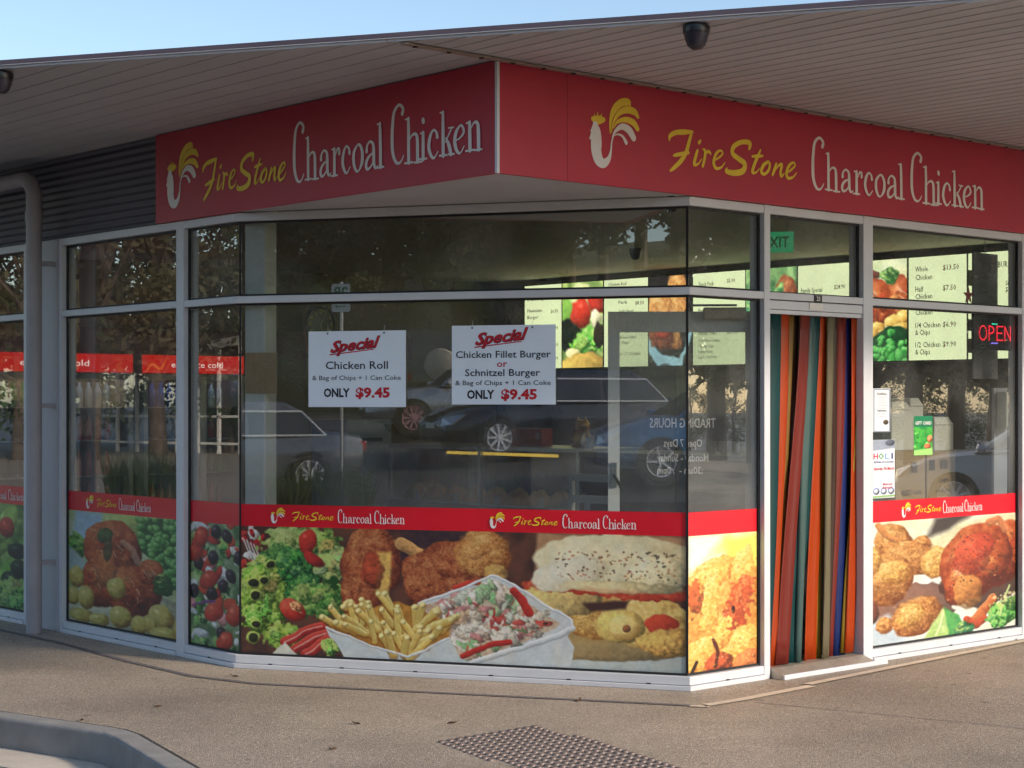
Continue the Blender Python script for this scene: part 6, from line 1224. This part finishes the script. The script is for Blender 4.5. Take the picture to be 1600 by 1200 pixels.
# ---- parked cars
M_TYRE = mat('tyre_rubber', (0.018, 0.018, 0.018), 0.8); M_CGLASS = mat('car_window_glass', (0.01, 0.012, 0.014), 0.05, 0, 0.1, coat=1.0); M_CHROME = mat('bright_trim', (0.82, 0.82, 0.82), 0.3, 0.2, 0.02)
M_LAMP = mat('headlight_lens', (0.6, 0.62, 0.64), 0.08, 0.6, 0.1, coat=1.0); M_TAIL = mat('red_tail_lens', (0.35, 0.01, 0.012), 0.15, 0, 0.1, coat=1.0); M_PLATE = mat('white_number_plate', rgb(220, 220, 210), 0.5)
def paint_mat(name, c, metal=0.3): return mat(name, c, 0.28, metal, 0.04, 3, coat=1.0)
def make_car(loc, rz, label, paint, L=4.7, W=1.8, belt=0.92, hood=0.86, roof=1.45, x_ws=0.85, x_rf=0.25, x_rb=-1.15, x_re=-1.75, boot=0.98, rim=(0.8, 0.8, 0.82), spokes=9, spare=False):
    r = root('parked_car', Vector((0, 0, 0)), label, 'car', 'cars parked behind the camera'); hl, hw = L / 2, W / 2; cl = 0.2
    st = [(-hl, 0.42, 0.80, 0.82), (-hl + 0.06, 0.30, boot - 0.06, 0.92), (-hl + 0.35, 0.22, boot, 0.98), (x_re, 0.2, max(boot, belt + 0.02), 1.0), (x_rb, 0.2, belt + 0.02, 1.0), (0.0, 0.2, belt, 1.0), (x_ws, 0.2, belt - 0.0, 0.995), (x_ws + 0.45, 0.2, hood + 0.02, 0.985), (hl - 0.45, 0.2, hood - 0.06, 0.96), (hl - 0.12, 0.24, hood - 0.2, 0.88), (hl, 0.34, hood - 0.34, 0.74)]
    b = MB(); ring = 14; vs = []
    for x, zb, zt, kw in st:
        w = hw * kw; half = [(0, zb), (w * 0.8, zb), (w * 0.97, zb + 0.12), (w, zb + (zt - zb) * 0.45), (w * 0.985, zb + (zt - zb) * 0.74), (w * 0.93, zt - 0.05), (w * 0.82, zt), (0, zt + 0.035)]
        vs += [Vector((x, y, z)) for y, z in half] + [Vector((x, -y, z)) for y, z in half[-2:0:-1]]
    for i in range(len(st) - 1):
        for k in range(ring): b.f.append([i * ring + k, i * ring + (k + 1) % ring, (i + 1) * ring + (k + 1) % ring, (i + 1) * ring + k])
    b.f += [list(range(ring))[::-1], list(range(len(vs) - ring, len(vs)))]; b.v = vs
    obj('body', b, paint, r, smooth=True, angle=38)
    c = MB(); wb, wr = hw * 0.93, hw * 0.70
    lo = [(x_ws, wb), (x_re, wb), (x_re, -wb), (x_ws, -wb)]; hi = [(x_rf, wr), (x_rb, wr), (x_rb, -wr), (x_rf, -wr)]
    zb_ = belt - 0.01; mid = [((a[0] * 0.35 + d[0] * 0.65), (a[1] * 0.42 + d[1] * 0.58)) for a, d in zip(lo, hi)]; zm = zb_ + (roof - zb_) * 0.72
    c.add([(x, y, zb_) for x, y in lo] + [(x, y, zm) for x, y in mid] + [(x * 0.96, y * 0.93, roof) for x, y in hi], [(0, 1, 5, 4), (1, 2, 6, 5), (2, 3, 7, 6), (3, 0, 4, 7), (4, 5, 9, 8), (5, 6, 10, 9), (6, 7, 11, 10), (7, 4, 8, 11), (8, 9, 10, 11)])
    rf = obj('roof', c, paint, r, smooth=True, angle=50, bevel=0.05)
    def pane(name, corners, off, parent):
        nrm = (corners[1] - corners[0]).cross(corners[3] - corners[0]).normalized(); cen = sum(corners, Vector()) / 4
        if nrm.dot(cen - Vector((0, 0, 0.8))) < 0: nrm = -nrm
        obj(name, MB().prism([p_ + nrm * off for p_ in corners], nrm * 0.008), M_CGLASS, parent)
    V = c.v; 
    def patch(i0, i1, j1, j0, s0, s1, t0, t1):
        f = lambda s_, t_: (V[i0].lerp(V[i1], s_)).lerp(V[j0].lerp(V[j1], s_), t_)
        return [f(s0, t0), f(s1, t0), f(s1, t1), f(s0, t1)]
    for i0, i1 in ((0, 1), (2, 3)):
        rev = i0 == 2
        for s0, s1 in ((0.04, 0.48), (0.52, 0.94)): pane('side_window', patch(i0, i1, i1 + 4, i0 + 4, s0, s1, 0.1, 0.98), 0.004, rf)
        q_ = patch(i0, i1, i1 + 4, i0 + 4, 0.015, 0.975, 0.05, 1.0); y_ = 0.014 if q_[0].y > 0 else -0.014
        obj('window_trim', MB().tube([p_ + Vector((0, y_, 0)) for p_ in q_ + [q_[0]]], 0.016, 6), M_CHROME, rf)
    pane('windscreen', patch(3, 0, 4, 7, 0.06, 0.94, 0.06, 1.0), 0.004, rf); pane('rear_window', patch(1, 2, 6, 5, 0.08, 0.92, 0.08, 1.0), 0.004, rf)
    M_RIM = mat('rim_' + label[:6], rim, 0.3, 0.25, 0.05)
    for xw in (hl - 0.88, -hl + 0.92):
        for sy in (-1, 1):
            Fw = Frame((xw, sy * (hw - 0.10), 0.32), (1, 0, 0), (0, 0, 1), (0, sy, 0))
            obj('wheel_arch', MB().lathe([(0.37, -0.1), (0.37, 0.097), (0.2, 0.098)], Fw, 22), M_BLACK, r)
            wh = obj('wheel', MB().lathe([(0.22, -0.1), (0.30, -0.1), (0.32, -0.06), (0.32, 0.08), (0.30, 0.112), (0.235, 0.114), (0.23, 0.1)], Fw, 28), M_TYRE, r, smooth=True)
            m_ = MB(); 
            for k in range(spokes):
                t = 2 * math.pi * k / spokes; ca_, sa_ = math.cos(t), math.sin(t); w0_ = 0.018
                m_.prism([Fw.p(0.04 * ca_ - w0_ * sa_, 0.04 * sa_ + w0_ * ca_, 0.104), Fw.p(0.04 * ca_ + w0_ * sa_, 0.04 * sa_ - w0_ * ca_, 0.104), Fw.p(0.225 * ca_ + w0_ * sa_, 0.225 * sa_ - w0_ * ca_, 0.112), Fw.p(0.225 * ca_ - w0_ * sa_, 0.225 * sa_ + w0_ * ca_, 0.112)], Fw.cx * 0.008)
            m_.lathe([(0.215, 0.1), (0.232, 0.118), (0.236, 0.1)], Fw, 28); m_.lathe([(0.05, 0.1), (0.04, 0.122)], Fw, 12); obj('rim', m_, M_RIM, wh)
    for sy in (-1, 1):
        obj('headlight', MB().prism([(hl - 0.10, sy * hw * 0.86, hood - 0.33), (hl - 0.02, sy * hw * 0.52, hood - 0.36), (hl - 0.06, sy * hw * 0.5, hood - 0.22), (hl - 0.30, sy * hw * 0.93, hood - 0.16)], (0.035, sy * 0.02, 0.012)), M_LAMP, r)
        obj('tail_light', MB().box(Frame((0, 0, 0), (1, 0, 0), (0, 1, 0)), -hl - 0.012, -hl + 0.1, sy * hw * 0.74 - 0.13, sy * hw * 0.74 + 0.13, 0.68, 0.84), M_TAIL, r, bevel=0.02)
        obj('door_mirror', MB().lathe([(0.05, -0.06), (0.085, 0), (0.05, 0.06)], Frame((x_ws - 0.12, sy * (hw + 0.06), belt + 0.05), (1, 0, 0), (0, 1, 0)), 10), paint, r, smooth=True)
    obj('grille', MB().box(W0, hl - 0.02, hl + 0.012, -0.42, 0.42, 0.36, 0.46), M_BLACK, r)
    obj('number_plate', MB().box(W0, hl + 0.005, hl + 0.02, -0.19, 0.19, 0.47, 0.56), M_PLATE, r); obj('number_plate', MB().box(W0, -hl - 0.02, -hl - 0.002, -0.19, 0.19, 0.56, 0.66), M_PLATE, r)
    if spare:
        obj('spare_wheel_cover', MB().lathe([(0.36, 0), (0.37, 0.06), (0.34, 0.16), (0.24, 0.2), (0.02, 0.21)], Frame((-hl + 0.02, 0.1, 1.02), (0, 1, 0), (0, 0, 1), (-1, 0, 0)), 28), mat('white_vinyl_cover', rgb(176, 168, 154), 0.5), r, smooth=True)
    r.location = loc; r.rotation_euler = (0, 0, rz); return r
make_car(seen_in(FC, 872, 31), turn_in(FC, -0.90, -0.40), 'dark blue-black sedan reflected behind the second paper special', paint_mat('black_blue_paint', (0.010, 0.013, 0.024)), L=4.85, roof=1.47)
make_car(seen_in(FC, 1124, 27.3), turn_in(FC, -0.97, -0.2), 'bright blue hatchback reflected through the trading hours lettering', paint_mat('blue_paint', rgb(34, 110, 160)), L=4.2, hood=0.92, belt=0.98, roof=1.5, x_ws=0.95, x_rf=0.1, x_rb=-1.6, x_re=-1.95, spokes=5)
make_car(seen_in(FC, 742, 34.5), turn_in(FC, -0.97, -0.2), 'silver coupe with dark red rims reflected left of the dark sedan', paint_mat('silver_paint', (0.42, 0.42, 0.43), 0.6), L=4.5, roof=1.38, rim=(0.6, 0.3, 0.32), spokes=10)
make_car(seen_in(FC, 700, 41), turn_in(FC, 0.1, 1.0), 'olive off-roader with a pale spare wheel cover on its tail', paint_mat('dark_green_paint', (0.03, 0.035, 0.03)), L=4.3, W=1.78, hood=1.1, belt=1.15, boot=1.2, roof=1.82, x_ws=0.8, x_rf=0.5, x_rb=-2.0, x_re=-2.1, spare=True)
make_car(seen_in(FC, 318, 27.5), turn_in(FC, -0.93, -0.35), 'silver sedan reflected beside the white column', paint_mat('silver_grey_paint', (0.13, 0.135, 0.15), 0.5), L=4.7)
make_car(seen_in(FR, 1640, 26), turn_in(FR, -0.9, 0.3), 'white hatchback reflected at the right edge of the window', paint_mat('white_car_paint', rgb(214, 214, 210), 0.0), L=4.2, hood=0.92, belt=0.98, roof=1.5, x_ws=0.95, x_rf=0.1, x_rb=-1.6, x_re=-1.95)

# ---- parking sign on its post
P = seen_in(FC, 530, 26.5); Fp = Frame(P, -FC.ax, -FC.bx)
sp_ = root('parking_sign', P, 'white two-hour parking sign on a post reflected in the corner pane', 'sign')
obj('post', MB().tube([P, P + Vector((0, 0, 3.35 - P.z))], 0.025, 8), M_STEEL, sp_)
zt_ = 3.32; obj('plate', MB().rbox(Frame(Fp.p(0, 0.03, 0) - Vector((0, 0, P.z)), Fp.ax, Fp.cx, Fp.bx), -0.15, 0.15, zt_ - 0.42, zt_, 0, 0.004, 0.03), M_WHITE, sp_)
t = MB(); Ft = Frame(Fp.p(0, 0.037, 0) - Vector((0, 0, P.z)), Fp.ax, Fp.bx); M_PGREEN = mat('sign_green', rgb(20, 110, 60), 0.5)
text(t, '2P', Ft, 0, zt_ - 0.2, 0, 0.22, align='CENTER', bold=0.02); t.box(Ft, -0.09, 0.06, -0.001, 0.001, zt_ - 0.345, zt_ - 0.33); t.add([Ft.p(0.06, 0, zt_ - 0.31), Ft.p(0.06, 0, zt_ - 0.365), Ft.p(0.1, 0, zt_ - 0.3375)], [(0, 1, 2)]); obj('lettering', t, M_PGREEN, sp_)

# ---- white framed pavilion far to the left
P = seen_in(FL, 150, 62); Pe = seen_in(FL, 372, 58); d = (Pe - P); l = d.length; Fv = Frame(P, d, (Vector((-2.5, 11, 0)) - P) - d.normalized() * ((Vector((-2.5, 11, 0)) - P).dot(d.normalized())))
pv = root('white_pavilion', P, 'white framed pavilion with a sloping roof beam reflected in the left windows', 'pavilion')
for k in range(8): obj('post', MB().box(Fv, l * k / 7 - 0.05, l * k / 7 + 0.05, -0.05, 0.05, 0, 2.95 + 0.1 * k), M_WHITE, pv)
obj('roof_beam', MB().prism([Fv.p(-0.4, -0.06, 2.85), Fv.p(l + 0.4, -0.06, 3.65), Fv.p(l + 0.4, -0.06, 3.95), Fv.p(-0.4, -0.06, 3.05)], Fv.bx * 0.12), M_WHITE, pv)
for z in (0.3, 1.2, 2.75): obj('rail', MB().box(Fv, 0.05, l - 0.05, -0.03, 0.03, z, z + 0.08), M_WHITE, pv)
obj('rear_wall', MB().box(Fv, 0, l, -4.1, -4.0, 0, 3.0), M_DARKWALL, pv)
obj('roof', MB().prism([Fv.p(-0.4, -0.08, 3.06), Fv.p(l + 0.4, -0.08, 3.96), Fv.p(l + 0.4, -4.2, 3.96), Fv.p(-0.4, -4.2, 3.06)], (0, 0, 0.1)), M_CLAD, pv)
